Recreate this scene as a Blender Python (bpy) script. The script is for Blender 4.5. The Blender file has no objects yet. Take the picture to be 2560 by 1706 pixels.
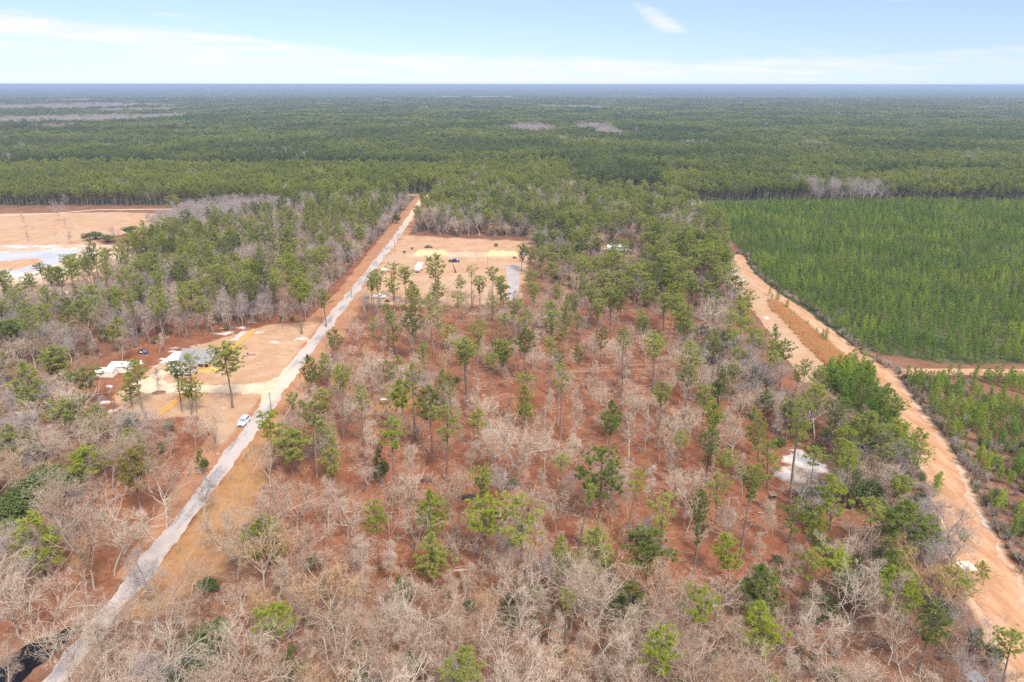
import bpy, bmesh, math, random
import numpy as np
from mathutils import Vector, Matrix, Euler

sc = bpy.context.scene
COL = sc.collection
RNG = np.random.default_rng(11)
R = math.radians
# ------------------------------------------------------------------ camera
CAM_H, PITCH, ROLL, FPX = 90.0, R(20.6), R(-0.2), 2560 * 24 / 36
cd = bpy.data.cameras.new('camera'); cam = bpy.data.objects.new('camera', cd); COL.objects.link(cam)
cd.sensor_width = 36; cd.lens = 24; cd.clip_start = 1; cd.clip_end = 200000
cam.matrix_world = Matrix.Translation((0, 0, CAM_H)) @ Matrix.Rotation(math.pi / 2 - PITCH, 4, 'X') @ Matrix.Rotation(ROLL, 4, 'Z')
sc.camera = cam
CM = np.array(cam.matrix_world.to_3x3())                      # the plan was surveyed with this matrix
cam.matrix_world = Matrix.Translation((0, 0, CAM_H)) @ Matrix.Rotation(math.pi / 2 - PITCH, 4, 'X') @ Matrix.Rotation(R(0.05), 4, 'Z')
def G(px, py, z=0.0):
    """photo pixel (2560 wide) to the point of the ground plan at height z"""
    d = CM @ np.array([(px - 1280) / FPX, -(py - 853) / FPX, -1.0])
    t = (z - CAM_H) / d[2]
    return np.array([d[0] * t, d[1] * t])
def PX(x, y, z):
    v = CM.T @ np.array([x, y, z - CAM_H])
    return 1280 + FPX * v[0] / -v[2], 853 - FPX * v[1] / -v[2]
def DEPTH(x, y, z=0):
    v = CM.T @ np.array([x, y, z - CAM_H]); return -v[2]
KD = 2560 / 2353
def D(x, y, z=0): return G(x * KD, y * KD, z)

# ------------------------------------------------------------------ light, sky, exposure
SUN_EL, SUN_AZ = R(50), R(150)          # azimuth measured clockwise from +Y
w = bpy.data.worlds.new('World'); sc.world = w; w.use_nodes = True
def world_sky():
    nt = w.node_tree; N = nt.nodes; L = nt.links; N.clear()
    out = N.new('ShaderNodeOutputWorld'); bg = N.new('ShaderNodeBackground'); bg.inputs[1].default_value = 0.1
    L.new(bg.outputs[0], out.inputs[0])
    sky = N.new('ShaderNodeTexSky'); sky.sky_type = 'NISHITA'; sky.sun_disc = False
    sky.sun_elevation = SUN_EL; sky.sun_rotation = SUN_AZ; sky.air_density = 1.0; sky.dust_density = 0.6; sky.ozone_density = 2.0
    def M(op, a, b=None, c=None, clamp=False):
        n = N.new('ShaderNodeMath'); n.operation = op; n.use_clamp = clamp
        for i, v in enumerate((a, b, c)):
            if v is None: continue
            if isinstance(v, (int, float)): n.inputs[i].default_value = v
            else: L.new(v, n.inputs[i])
        return n.outputs[0]
    tc = N.new('ShaderNodeTexCoord'); sp = N.new('ShaderNodeSeparateXYZ'); L.new(tc.outputs['Generated'], sp.inputs[0])
    x, y, z = sp.outputs
    az = M('ARCTAN2', x, y)
    lift = N.new('ShaderNodeCombineXYZ'); L.new(x, lift.inputs[0]); L.new(y, lift.inputs[1]); L.new(M('ADD', M('MULTIPLY', z, 0.8), 0.10), lift.inputs[2]); L.new(lift.outputs[0], sky.inputs['Vector'])
    cb = N.new('ShaderNodeCombineXYZ'); L.new(M('MULTIPLY', az, 6.0), cb.inputs[0]); L.new(M('MULTIPLY', z, 34.0), cb.inputs[1])
    no = N.new('ShaderNodeTexNoise'); no.inputs['Scale'].default_value = 1.0; no.inputs['Detail'].default_value = 7; no.inputs['Roughness'].default_value = 0.55
    L.new(cb.outputs[0], no.inputs['Vector'])
    nz = M('SUBTRACT', no.outputs['Fac'], 0.5)
    # upper edge of the long low cloud bank: high on the left, lowest right of centre, rising again on the right
    a2 = M('SUBTRACT', az, 0.26)
    top = M('ADD', M('MULTIPLY', M('MULTIPLY', a2, a2), 0.062), 0.034)
    top = M('ADD', top, M('MULTIPLY', nz, 0.050))
    bank = M('SMOOTH_MIN', M('MULTIPLY', M('SUBTRACT', top, z), 110.0, clamp=True), 1.0, 0.1)
    # pale blue gaps low on both sides
    low = M('MULTIPLY', M('SUBTRACT', M('ADD', M('MULTIPLY', M('ABSOLUTE', M('SUBTRACT', az, 0.02)), 0.095), M('MULTIPLY', nz, 0.10)), z), 28.0, clamp=True)
    bank = M('MULTIPLY', bank, M('SUBTRACT', 1.0, M('MULTIPLY', low, 0.70)))
    cb2 = N.new('ShaderNodeCombineXYZ'); L.new(M('MULTIPLY', az, 11.0), cb2.inputs[0]); L.new(M('MULTIPLY', z, 120.0), cb2.inputs[1])
    no2 = N.new('ShaderNodeTexNoise'); no2.inputs['Scale'].default_value = 1.0; no2.inputs['Detail'].default_value = 6; L.new(cb2.outputs[0], no2.inputs['Vector'])
    bank = M('MULTIPLY', bank, M('ADD', 0.42, M('MULTIPLY', M('MULTIPLY', M('SUBTRACT', no2.outputs['Fac'], 0.38), 4.5, clamp=True), 0.60)), clamp=True)
    # a few wisps above
    def wisp(a0, z0, ra, rz, tilt):
        da = M('SUBTRACT', az, a0); dz = M('SUBTRACT', M('SUBTRACT', z, z0), M('MULTIPLY', da, tilt))
        q = M('ADD', M('POWER', M('DIVIDE', da, ra), 2.0), M('POWER', M('DIVIDE', dz, rz), 2.0))
        return M('MULTIPLY', M('MULTIPLY', M('SUBTRACT', M('ADD', 0.9, M('MULTIPLY', nz, 8.0)), q), 0.6, clamp=True), 0.85)
    cl = bank
    for a in ((0.19, 0.080, 0.035, 0.011, -0.45), (0.078, 0.109, 0.006, 0.008, 0.6), (0.50, 0.098, 0.16, 0.008, 0.05), (-0.42, 0.078, 0.035, 0.003, 0.0)):
        cl = M('MAXIMUM', cl, wisp(*a))
    hi = M('MULTIPLY', M('SUBTRACT', z, 0.13), 4.0, clamp=True)        # thin overcast over the unseen rest of the dome, brightened to light the ground
    cl = M('MAXIMUM', cl, M('MULTIPLY', hi, 0.62))
    gain = N.new('ShaderNodeMix'); gain.data_type = 'RGBA'; gain.blend_type = 'MULTIPLY'; gain.inputs[0].default_value = 1
    L.new(sky.outputs[0], gain.inputs[6]); gain.inputs[7].default_value = SKY_GAIN
    mx = N.new('ShaderNodeMix'); mx.data_type = 'RGBA'; L.new(cl, mx.inputs[0]); L.new(gain.outputs[2], mx.inputs[6]); mx.inputs[7].default_value = CLOUD
    up = N.new('ShaderNodeVectorMath'); up.operation = 'SCALE'; L.new(mx.outputs[2], up.inputs[0]); L.new(M('ADD', 1.0, M('MULTIPLY', M('MAXIMUM', M('SUBTRACT', z, 0.13), 0.0), 1.6)), up.inputs['Scale'])  # unseen upper sky boosted with height, as extra light on the ground
    L.new(up.outputs[0], bg.inputs[0])
SKY_GAIN = (1.17, 1.06, 1.03, 1); CLOUD = (5.7, 5.75, 5.85, 1)
world_sky()
sd = bpy.data.lights.new('sun', 'SUN'); sd.energy = 2.8; sd.angle = R(10); sd.color = (1, 0.95, 0.88)
so = bpy.data.objects.new('sun', sd); COL.objects.link(so)
sdir = Vector((math.sin(SUN_AZ) * math.cos(SUN_EL), math.cos(SUN_AZ) * math.cos(SUN_EL), math.sin(SUN_EL)))
so.rotation_euler = sdir.to_track_quat('Z', 'Y').to_euler(); so.location = sdir * 300
vs = sc.view_settings; vs.view_transform = 'Standard'; vs.look = 'None'; vs.gamma = 1; vs.exposure = 0.80; vs.use_curve_mapping = False
sc.cycles.max_bounces = 6; sc.cycles.diffuse_bounces = 5; sc.cycles.sample_clamp_indirect = 4; sc.cycles.glossy_bounces = 2; sc.cycles.transmission_bounces = 2
sc.cycles.volume_bounces = 1; sc.cycles.transparent_max_bounces = 4; sc.cycles.use_denoising = False
sc.cycles.caustics_reflective = False; sc.cycles.caustics_refractive = False

# ------------------------------------------------------------------ helpers
def tag(o, label, cat, group=None, kind=None):
    o['label'] = label; o['category'] = cat
    if group: o['group'] = group
    if kind: o['kind'] = kind
    return o
def link(name, me, parent=None):
    o = bpy.data.objects.new(name, me); COL.objects.link(o)
    if parent is not None: o.parent = parent
    return o
def thing(name, label, cat, loc=(0, 0, 0), rz=0.0, group=None):
    o = bpy.data.objects.new(name, None); COL.objects.link(o); o.empty_display_size = 0.5
    o.location = loc; o.rotation_euler = (0, 0, rz); return tag(o, label, cat, group)
def tri_mesh(name, V, F, mats, mi=None, smooth=False):
    V = np.asarray(V, np.float32).reshape(-1, 3); F = np.asarray(F, np.int32).reshape(-1, 3)
    me = bpy.data.meshes.new(name); me.vertices.add(len(V)); me.vertices.foreach_set('co', V.ravel())
    me.loops.add(F.size); me.loops.foreach_set('vertex_index', F.ravel())
    me.polygons.add(len(F)); me.polygons.foreach_set('loop_start', np.arange(0, F.size, 3, dtype=np.int32))
    for m in mats: me.materials.append(m)
    if mi is not None: me.polygons.foreach_set('material_index', np.asarray(mi, np.int32))
    if smooth: me.polygons.foreach_set('use_smooth', np.ones(len(F), bool))
    me.update(calc_edges=True); return me
class TB:
    """collects triangles: tapered tubes and loose leaf blades"""
    def __init__(s): s.V = []; s.F = []; s.M = []; s.n = 0
    def add(s, V, F, m=0):
        V = np.asarray(V, float).reshape(-1, 3); F = np.asarray(F, int).reshape(-1, 3)
        s.V.append(V); s.F.append(F + s.n); s.M.append(np.full(len(F), m)); s.n += len(V)
    def tube(s, P, r, k=4, m=0):
        P = np.asarray(P, float); r = np.asarray(r, float); n = len(P)
        T = np.gradient(P, axis=0); T /= np.linalg.norm(T, axis=1)[:, None] + 1e-9
        up = np.where(np.abs(T[:, 2:3]) > 0.9, [[1.0, 0, 0]], [[0, 0, 1.0]])
        A = np.cross(T, up); A /= np.linalg.norm(A, axis=1)[:, None] + 1e-9; B = np.cross(T, A)
        an = np.arange(k) * 2 * math.pi / k
        V = (P[:, None] + r[:, None, None] * (np.cos(an)[None, :, None] * A[:, None] + np.sin(an)[None, :, None] * B[:, None])).reshape(-1, 3)
        F = []
        for i in range(n - 1):
            for j in range(k):
                a, b = i * k + j, i * k + (j + 1) % k; F += [(a, b, b + k), (a, b + k, a + k)]
        s.add(V, F, m)
    def blades(s, C, dirs, L, W, m=0, flat=False):
        """one thin triangle from each C along dirs"""
        C = np.asarray(C); n = len(C); rv = RNG.normal(size=(n, 3))
        if flat: rv = rv * .38 + [0, 0, 1.0]
        S = np.cross(dirs, rv); S /= np.linalg.norm(S, axis=1)[:, None] + 1e-9
        L = np.broadcast_to(L, n)[:, None]; W = np.broadcast_to(W, n)[:, None]
        V = np.stack([C - S * W / 2, C + S * W / 2, C + dirs * L], 1).reshape(-1, 3)
        s.add(V, np.arange(3 * n).reshape(-1, 3), m)
    def leaves(s, C, nrm, sz, m=0):
        """small diamond leaves"""
        C = np.asarray(C); n = len(C); rv = RNG.normal(size=(n, 3)); A = np.cross(nrm, rv); A /= np.linalg.norm(A, axis=1)[:, None] + 1e-9
        B = np.cross(nrm, A); B /= np.linalg.norm(B, axis=1)[:, None] + 1e-9; sz = np.broadcast_to(sz, n)[:, None]
        V = np.stack([C - A * sz, C + B * sz * .55, C + A * sz, C - B * sz * .55], 1).reshape(-1, 3)
        q = np.arange(n)[:, None] * 4
        s.add(V, np.concatenate([q + [0, 1, 2], q + [0, 2, 3]]), m)
    def mesh(s, name, mats, smooth=False):
        return tri_mesh(name, np.concatenate(s.V), np.concatenate(s.F), mats, np.concatenate(s.M), smooth)
def unit(v): v = np.asarray(v, float); return v / (np.linalg.norm(v, axis=-1, keepdims=True) + 1e-9)

class MB:
    """solid parts out of boxes, lofts and tubes, one mesh each"""
    def __init__(s): s.bm = bmesh.new()
    def box(s, x0, x1, y0, y1, z0, z1, bev=0.0):
        r = bmesh.ops.create_cube(s.bm, size=1); vs_ = r['verts']
        bmesh.ops.scale(s.bm, vec=(x1 - x0, y1 - y0, z1 - z0), verts=vs_); bmesh.ops.translate(s.bm, vec=((x0 + x1) / 2, (y0 + y1) / 2, (z0 + z1) / 2), verts=vs_)
        if bev: bmesh.ops.bevel(s.bm, geom=list({e for v in vs_ for e in v.link_edges}), offset=bev, segments=2, affect='EDGES', profile=0.6)
        return s
    def prism(s, prof, axis, a, b):
        """profile of (u,v) points carried along an axis from a to b"""
        def P(u, v, t): return {'x': (t, u, v), 'y': (u, t, v), 'z': (u, v, t)}[axis]
        A = [s.bm.verts.new(P(u, v, a)) for u, v in prof]; B = [s.bm.verts.new(P(u, v, b)) for u, v in prof]; n = len(prof)
        fs = [s.bm.faces.new(A), s.bm.faces.new(B[::-1])]
        for i in range(n): fs.append(s.bm.faces.new((A[i], B[i], B[(i + 1) % n], A[(i + 1) % n])))
        bmesh.ops.recalc_face_normals(s.bm, faces=fs); return s
    def loft(s, secs):
        """sections (y, [(x,z)...]) joined in turn, ends closed"""
        rings = [[s.bm.verts.new((x, y, z)) for x, z in p] for y, p in secs]; fs = []; n = len(rings[0])
        for a, b in zip(rings, rings[1:]):
            for i in range(n): fs.append(s.bm.faces.new((a[i], a[(i + 1) % n], b[(i + 1) % n], b[i])))
        fs.append(s.bm.faces.new(rings[0][::-1])); fs.append(s.bm.faces.new(rings[-1]))
        bmesh.ops.recalc_face_normals(s.bm, faces=fs); return s
    def tube(s, p, q, r, r2=None, k=8):
        p = Vector(p); q = Vector(q); d = q - p
        m = Matrix.Translation((p + q) / 2) @ d.to_track_quat('Z', 'Y').to_matrix().to_4x4()
        bmesh.ops.create_cone(s.bm, cap_ends=True, segments=k, radius1=r, radius2=r if r2 is None else r2, depth=d.length, matrix=m); return s
    def quad(s, *p): s.bm.faces.new([s.bm.verts.new(v) for v in p]); return s
    def build(s, name, m, parent=None, smooth=False):
        me = bpy.data.meshes.new(name); s.bm.to_mesh(me); s.bm.free(); me.materials.append(m)
        if smooth:
            for p in me.polygons: p.use_smooth = True
        return link(name, me, parent)

# ------------------------------------------------------------------ materials
def newmat(name):
    m = bpy.data.materials.new(name); m.use_nodes = True; nt = m.node_tree; nt.nodes.clear()
    out = nt.nodes.new('ShaderNodeOutputMaterial'); return m, nt, out
def c4(c): return (c[0], c[1], c[2], 1)
def mixc(nt, f, a, b, mode='MIX'):
    n = nt.nodes.new('ShaderNodeMix'); n.data_type = 'RGBA'; n.blend_type = mode
    for i, v in ((0, f), (6, a), (7, b)):
        if isinstance(v, (int, float)): n.inputs[i].default_value = v
        elif isinstance(v, tuple): n.inputs[i].default_value = c4(v)
        else: nt.links.new(v, n.inputs[i])
    return n.outputs[2]
def mth(nt, op, a, b=None, clamp=False):
    n = nt.nodes.new('ShaderNodeMath'); n.operation = op; n.use_clamp = clamp
    for i, v in enumerate((a, b)):
        if v is None: continue
        if isinstance(v, (int, float)): n.inputs[i].default_value = v
        else: nt.links.new(v, n.inputs[i])
    return n.outputs[0]
def noise(nt, scale, detail=3, rough=0.55, vec=None, coord='Object', stretch=None):
    if vec is None:
        tc = nt.nodes.new('ShaderNodeTexCoord'); vec = tc.outputs[coord]
    if stretch:
        mp = nt.nodes.new('ShaderNodeMapping'); mp.inputs['Scale'].default_value = stretch; nt.links.new(vec, mp.inputs[0]); vec = mp.outputs[0]
    n = nt.nodes.new('ShaderNodeTexNoise'); n.inputs['Scale'].default_value = scale; n.inputs['Detail'].default_value = detail; n.inputs['Roughness'].default_value = rough
    nt.links.new(vec, n.inputs['Vector']); return n.outputs['Fac']
def step(nt, v, lo, hi):
    n = nt.nodes.new('ShaderNodeMapRange'); n.interpolation_type = 'SMOOTHSTEP'; n.inputs[1].default_value = lo; n.inputs[2].default_value = hi; nt.links.new(v, n.inputs[0]); return n.outputs[0]
def principled(nt, out, col, rough=0.8, spec=0.3, metal=0.0, bump=None, bstr=0.3, bdist=0.1, coat=0):
    p = nt.nodes.new('ShaderNodeBsdfPrincipled')
    if isinstance(col, tuple): p.inputs['Base Color'].default_value = c4(col)
    else: nt.links.new(col, p.inputs['Base Color'])
    p.inputs['Roughness'].default_value = rough; p.inputs['Specular IOR Level'].default_value = spec; p.inputs['Metallic'].default_value = metal; p.inputs['Coat Weight'].default_value = coat
    if bump is not None:
        b = nt.nodes.new('ShaderNodeBump'); b.inputs['Strength'].default_value = bstr; b.inputs['Distance'].default_value = bdist; nt.links.new(bump, b.inputs['Height']); nt.links.new(b.outputs[0], p.inputs['Normal'])
    nt.links.new(p.outputs[0], out.inputs[0]); return p
def M_plain(name, a, b=None, scale=2.0, rough=0.8, spec=0.3, metal=0.0, stretch=None, bstr=0.2, coat=0):
    """two tones of one material broken up by noise"""
    m, nt, out = newmat(name); b = b or tuple(x * 0.78 for x in a)
    n = noise(nt, scale, 4, 0.6, stretch=stretch)
    principled(nt, out, mixc(nt, step(nt, n, 0.35, 0.68), b, a), rough, spec, metal, n, bstr, 0.05, coat); return m
def M_leaf(name, a, b, trans=0.46, patch=None):
    """foliage: tone differs from plant to plant and leaf cluster to leaf cluster"""
    m, nt, out = newmat(name); oi = nt.nodes.new('ShaderNodeObjectInfo')
    n = noise(nt, 0.9, 2)
    f = mth(nt, 'ADD', mth(nt, 'MULTIPLY', oi.outputs['Random'], 0.75), mth(nt, 'MULTIPLY', mth(nt, 'SUBTRACT', n, 0.5), 0.9), True)
    col = mixc(nt, f, a, b)
    if patch:                                             # stands of another age or kind, by place
        pn = noise(nt, patch[0], 4, 0.6, oi.outputs['Location']); col = mixc(nt, step(nt, pn, 0.42, 0.62), mixc(nt, 1.0, col, patch[1], 'MULTIPLY'), mixc(nt, 1.0, col, patch[2], 'MULTIPLY'))
    d = nt.nodes.new('ShaderNodeBsdfDiffuse'); t = nt.nodes.new('ShaderNodeBsdfTranslucent'); mx = nt.nodes.new('ShaderNodeMixShader'); mx.inputs[0].default_value = trans
    nt.links.new(col, d.inputs[0]); nt.links.new(mixc(nt, 1.0, col, (1.0, 1.1, 0.6), 'MULTIPLY'), t.inputs[0])
    nt.links.new(d.outputs[0], mx.inputs[1]); nt.links.new(t.outputs[0], mx.inputs[2]); nt.links.new(mx.outputs[0], out.inputs[0]); return m
def M_bark(name, a, b, c):
    m, nt, out = newmat(name); oi = nt.nodes.new('ShaderNodeObjectInfo'); n = noise(nt, 1.3, 3, stretch=(1, 1, .3))
    col = mixc(nt, oi.outputs['Random'], a, b); col = mixc(nt, step(nt, n, 0.45, 0.75), col, c)
    principled(nt, out, col, 0.9, 0.1); return m
LEAF = {
 'bright green': M_leaf('needles_bright', (0.27, 0.305, 0.042), (0.37, 0.4, 0.058)),
 'deep green': M_leaf('needles_deep', (0.165, 0.2, 0.048), (0.23, 0.26, 0.056)),
 'olive green': M_leaf('needles_olive', (0.29, 0.305, 0.08), (0.37, 0.375, 0.095)),
 'pale yellow-green': M_leaf('needles_pale', (0.36, 0.375, 0.1), (0.44, 0.44, 0.12)),
 'brownish green': M_leaf('needles_brown', (0.25, 0.2, 0.06), (0.29, 0.235, 0.065)),
}
LEAF_FAR = M_leaf('needles_far', (0.195, 0.235, 0.07), (0.32, 0.345, 0.1), patch=(.0060, (.66, .74, .74), (1.28, 1.20, 1.02)))
LEAF_STRIP = M_leaf('needles_strip', (0.27, 0.3, 0.062), (0.37, 0.385, 0.08), patch=(.02, (.82, .85, .9), (1.15, 1.10, .9)))
LEAF_YOUNG = M_leaf('needles_young', (0.205, 0.305, 0.052), (0.37, 0.45, 0.09), patch=(.030, (.70, .78, .85), (1.18, 1.06, .95)))
LEAF_OAK = M_leaf('oak_leaf', (0.12, 0.145, 0.058), (0.2, 0.215, 0.098), 0.25)
LEAF_HOLLY = M_leaf('holly_leaf', (0.075, 0.105, 0.03), (0.16, 0.19, 0.056), 0.15)
LEAF_DRY = M_leaf('dry_leaf', (0.34, 0.20, 0.075), (0.42, 0.27, 0.12), 0.3)
BARK_PINE = M_bark('pine_bark', (0.17, 0.125, 0.105), (0.25, 0.185, 0.15), (0.11, 0.08, 0.065))
BARK_PALE = M_bark('pale_bark', (0.53, 0.465, 0.395), (0.26, 0.21, 0.17), (0.27, 0.22, 0.18))
TWIG = M_bark('twig', (0.57, 0.465, 0.365), (0.36, 0.25, 0.18), (0.42, 0.32, 0.24))
TWIG_GREY = M_bark('twig_grey', (0.40, 0.345, 0.315), (0.33, 0.275, 0.25), (0.30, 0.25, 0.225))
TWIG_TAN = M_bark('twig_tan', (0.52, 0.36, 0.22), (0.46, 0.27, 0.13), (0.40, 0.27, 0.17))
SCRUB = M_bark('scrub', (0.26, 0.20, 0.15), (0.34, 0.25, 0.20), (0.19, 0.16, 0.10))

def M_ground():
    m, nt, out = newmat('ground')
    tc = nt.nodes.new('ShaderNodeTexCoord'); v = tc.outputs['Object']
    n1 = noise(nt, 0.9, 5, 0.65, v); n2 = noise(nt, 0.13, 4, 0.6, v); n3 = noise(nt, 0.022, 3, 0.5, v); n0 = noise(nt, 3.0, 2, 0.7, v)
    def A(nm):
        a = nt.nodes.new('ShaderNodeAttribute'); a.attribute_name = nm; return a.outputs['Fac']
    br = mth(nt, 'ADD', mth(nt, 'MULTIPLY', mth(nt, 'SUBTRACT', n2, 0.5), 0.9), mth(nt, 'MULTIPLY', mth(nt, 'SUBTRACT', n1, 0.5), 0.45))
    def zone(col, nm, tone, lo=0.40, hi=0.62, amp=0.8):
        f = step(nt, mth(nt, 'ADD', A(nm), mth(nt, 'MULTIPLY', br, amp)), lo, hi)
        return mixc(nt, f, col, tone)
    def tone(a, b, c, k=n2):
        t = mixc(nt, step(nt, k, 0.36, 0.64), a, b); return mixc(nt, step(nt, n1, 0.48, 0.72), t, c)
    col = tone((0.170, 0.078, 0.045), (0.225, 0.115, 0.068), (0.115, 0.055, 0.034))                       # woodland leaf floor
    rust = tone((0.190, 0.068, 0.032), (0.255, 0.108, 0.055), (0.120, 0.047, 0.026)); pl = noise(nt, .33, 5, .7, v)
    rust = mixc(nt, mth(nt, 'MULTIPLY', step(nt, pl, .56, .70), .45), rust, (.34, .19, .115)); rust = mixc(nt, mth(nt, 'MULTIPLY', step(nt, pl, .42, .30), .5), rust, (.15, .075, .048))
    rows = mth(nt, 'MULTIPLY', step(nt, noise(nt, 0.32, 3, 0.6, v, stretch=(0.12, 1, 1)), 0.52, 0.66), A('rows'))
    rust = mixc(nt, rows, rust, (0.296, 0.155, 0.100))
    col = zone(col, 'rust', rust)
    col = zone(col, 'ochre', tone((0.300, 0.150, 0.062), (0.350, 0.195, 0.085), (0.245, 0.115, 0.050)))
    col = zone(col, 'orange', tone((0.326, 0.152, 0.078), (0.370, 0.196, 0.104), (0.281, 0.122, 0.063)))
    tn_ = tone((0.390, 0.228, 0.128), (0.435, 0.285, 0.175), (0.320, 0.180, 0.098)); tn_ = mixc(nt, mth(nt, 'MULTIPLY', step(nt, pl, .52, .68), .6), tn_, (.30, .165, .088)); tn_ = mixc(nt, mth(nt, 'MULTIPLY', step(nt, n3, .50, .62), .5), tn_, (.44, .31, .21))
    col = zone(col, 'tan', tn_)
    col = zone(col, 'sand', tone((0.440, 0.285, 0.190), (0.500, 0.350, 0.245), (0.380, 0.235, 0.150)))
    col = zone(col, 'white', tone((0.55, 0.47, 0.42), (0.64, 0.58, 0.54), (0.42, 0.32, 0.26)), 0.46, 0.80, 2.4)
    far = tone((0.055, 0.070, 0.028), (0.085, 0.100, 0.040), (0.10, 0.075, 0.05), n3)
    col = zone(col, 'farfloor', far)
    col = mixc(nt, mth(nt, 'MULTIPLY', step(nt, n0, 0.55, 0.75), 0.28), col, (0.16, 0.085, 0.05))
    col = mixc(nt, mth(nt, 'MULTIPLY', step(nt, n3, 0.3, 0.7), 0.22), col, mixc(nt, 0.5, col, (0.178, 0.074, 0.044)))
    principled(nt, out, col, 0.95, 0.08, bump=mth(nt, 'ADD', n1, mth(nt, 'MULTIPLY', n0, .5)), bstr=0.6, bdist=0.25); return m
MAT_GROUND = M_ground()
def M_road():
    m, nt, out = newmat('lane'); tc = nt.nodes.new('ShaderNodeTexCoord'); v = tc.outputs['Object']
    n1 = noise(nt, 1.2, 5, 0.7, v); n2 = noise(nt, 0.16, 4, 0.6, v, stretch=(1.8, 0.5, 1)); sp = nt.nodes.new('ShaderNodeSeparateXYZ'); nt.links.new(v, sp.inputs[0])
    col = mixc(nt, step(nt, n2, 0.46, 0.62), (0.414, 0.348, 0.311), (0.229, 0.211, 0.207)); col = mixc(nt, step(nt, n1, 0.42, 0.7), col, (0.370, 0.326, 0.303))
    e = mth(nt, 'ABSOLUTE', mth(nt, 'ADD', sp.outputs[0], 73.2)); e = mth(nt, 'ADD', e, mth(nt, 'MULTIPLY', mth(nt, 'SUBTRACT', n1, 0.5), 2.0))
    col = mixc(nt, step(nt, e, 1.7, 3.0), col, (0.444, 0.348, 0.274))
    d = mth(nt, 'ABSOLUTE', mth(nt, 'SUBTRACT', sp.outputs[1], 200.0)); d = mth(nt, 'ADD', d, mth(nt, 'MULTIPLY', n2, 14.0))
    col = mixc(nt, mth(nt, 'MULTIPLY', mth(nt, 'SUBTRACT', 1.0, step(nt, d, 12, 34)), 0.75), col, (0.533, 0.414, 0.311))     # sand carried out of the driveway
    far = step(nt, sp.outputs[1], 430, 480); col = mixc(nt, far, col, (0.488, 0.370, 0.266))
    principled(nt, out, col, 0.95, 0.1, bump=n1, bstr=0.5, bdist=0.06); return m
def M_earth(name, a, b, c, s=0.25, stretch=None):
    m, nt, out = newmat(name); tc = nt.nodes.new('ShaderNodeTexCoord'); v = tc.outputs['Object']
    n2 = noise(nt, s, 5, 0.6, v, stretch=stretch); n1 = noise(nt, 1.4, 5, 0.7, v)
    col = mixc(nt, step(nt, n2, 0.38, 0.62), a, b); col = mixc(nt, step(nt, n1, 0.5, 0.72), col, c)
    principled(nt, out, col, 0.95, 0.08, bump=n1, bstr=0.5, bdist=0.12); return m
E_SAND = M_earth('sandy_soil', (0.385, 0.195, 0.100), (0.470, 0.280, 0.165), (0.320, 0.155, 0.082), 0.30, (1.3, 0.30, 1))
E_CREAM = M_earth('cream_sand', (0.50, 0.365, 0.245), (0.58, 0.45, 0.32), (0.42, 0.28, 0.17))
E_WHITE = M_earth('white_sand', (0.562, 0.511, 0.481), (0.622, 0.592, 0.570), (0.429, 0.348, 0.296), 0.5)
E_GRAVEL = M_earth('grey_gravel', (0.311, 0.266, 0.252), (0.363, 0.318, 0.296), (0.266, 0.229, 0.215))
E_YELLOW = M_earth('yellow_clay', (0.56, 0.37, 0.185), (0.60, 0.44, 0.26), (0.44, 0.26, 0.12), 0.8)
E_MULCH = M_earth('mulch', (0.148, 0.081, 0.059), (0.207, 0.118, 0.081), (0.15, 0.08, 0.06), 1.0)
def M_water(name, col, rough=0.08, scale=0.5):
    m, nt, out = newmat(name); n = noise(nt, scale, 3, 0.6)
    principled(nt, out, mixc(nt, step(nt, noise(nt, 0.05, 3), 0.4, 0.6), col, tuple(x * 1.2 for x in col)), rough, 0.5, bump=n, bstr=0.12, bdist=0.05); return m
W_POND = M_water('pond_water', (0.33, 0.315, 0.33), 0.4); W_CREEK = M_water('creek_water', (0.006, 0.006, 0.008), 0.25); W_CREEK.node_tree.nodes['Principled BSDF'].inputs['Specular IOR Level'].default_value = 0.08
WOOD_Y = M_plain('new_timber', (0.82, 0.54, 0.19), (0.72, 0.43, 0.13), 1.5, stretch=(8, 8, 0.6))
WOOD_G = M_plain('grey_timber', (0.33, 0.27, 0.22), (0.22, 0.17, 0.13), 2, stretch=(6, 6, 0.5))
WOOD_P = M_plain('pale_boards', (0.62, 0.54, 0.44), (0.50, 0.42, 0.33), 2)
SHINGLE = M_plain('grey_shingle', (0.27, 0.25, 0.245), (0.20, 0.185, 0.18), 3.0, 0.9)
WHITE = M_plain('white_paint', (0.80, 0.80, 0.80), (0.74, 0.74, 0.74), 1.0, 0.5)
SIDING = M_plain('grey_siding', (0.58, 0.56, 0.54), (0.52, 0.50, 0.48), 1.0, 0.7, stretch=(0.3, 0.3, 8))
METAL_W = M_plain('white_sheet_metal', (0.84, 0.84, 0.86), (0.74, 0.75, 0.79), 1.2, 0.4, stretch=(4, 0.3, 1))
METAL_B = M_plain('blue_white_sheet_metal', (0.70, 0.74, 0.80), (0.60, 0.63, 0.69), 1.2, 0.4, stretch=(4, .3, 1))
CREAM = M_plain('cream_cover', (0.72, 0.67, 0.60), (0.64, 0.58, 0.50), 0.8, 0.8)
GLASS = M_plain('dark_glass', (0.03, 0.035, 0.045), (0.02, 0.024, 0.03), 1, 0.08, 0.6)
SCREEN = M_plain('windscreen_glass', (0.20, 0.23, 0.30), (0.13, 0.15, 0.20), 1.5, 0.1, 0.6)
RUBBER = M_plain('tyre_rubber', (0.025, 0.025, 0.025), (0.018, 0.018, 0.018), 4, 0.9)
RIM = M_plain('alloy', (0.55, 0.55, 0.56), (0.45, 0.45, 0.46), 4, 0.35, 0.5, 0.6)
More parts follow.
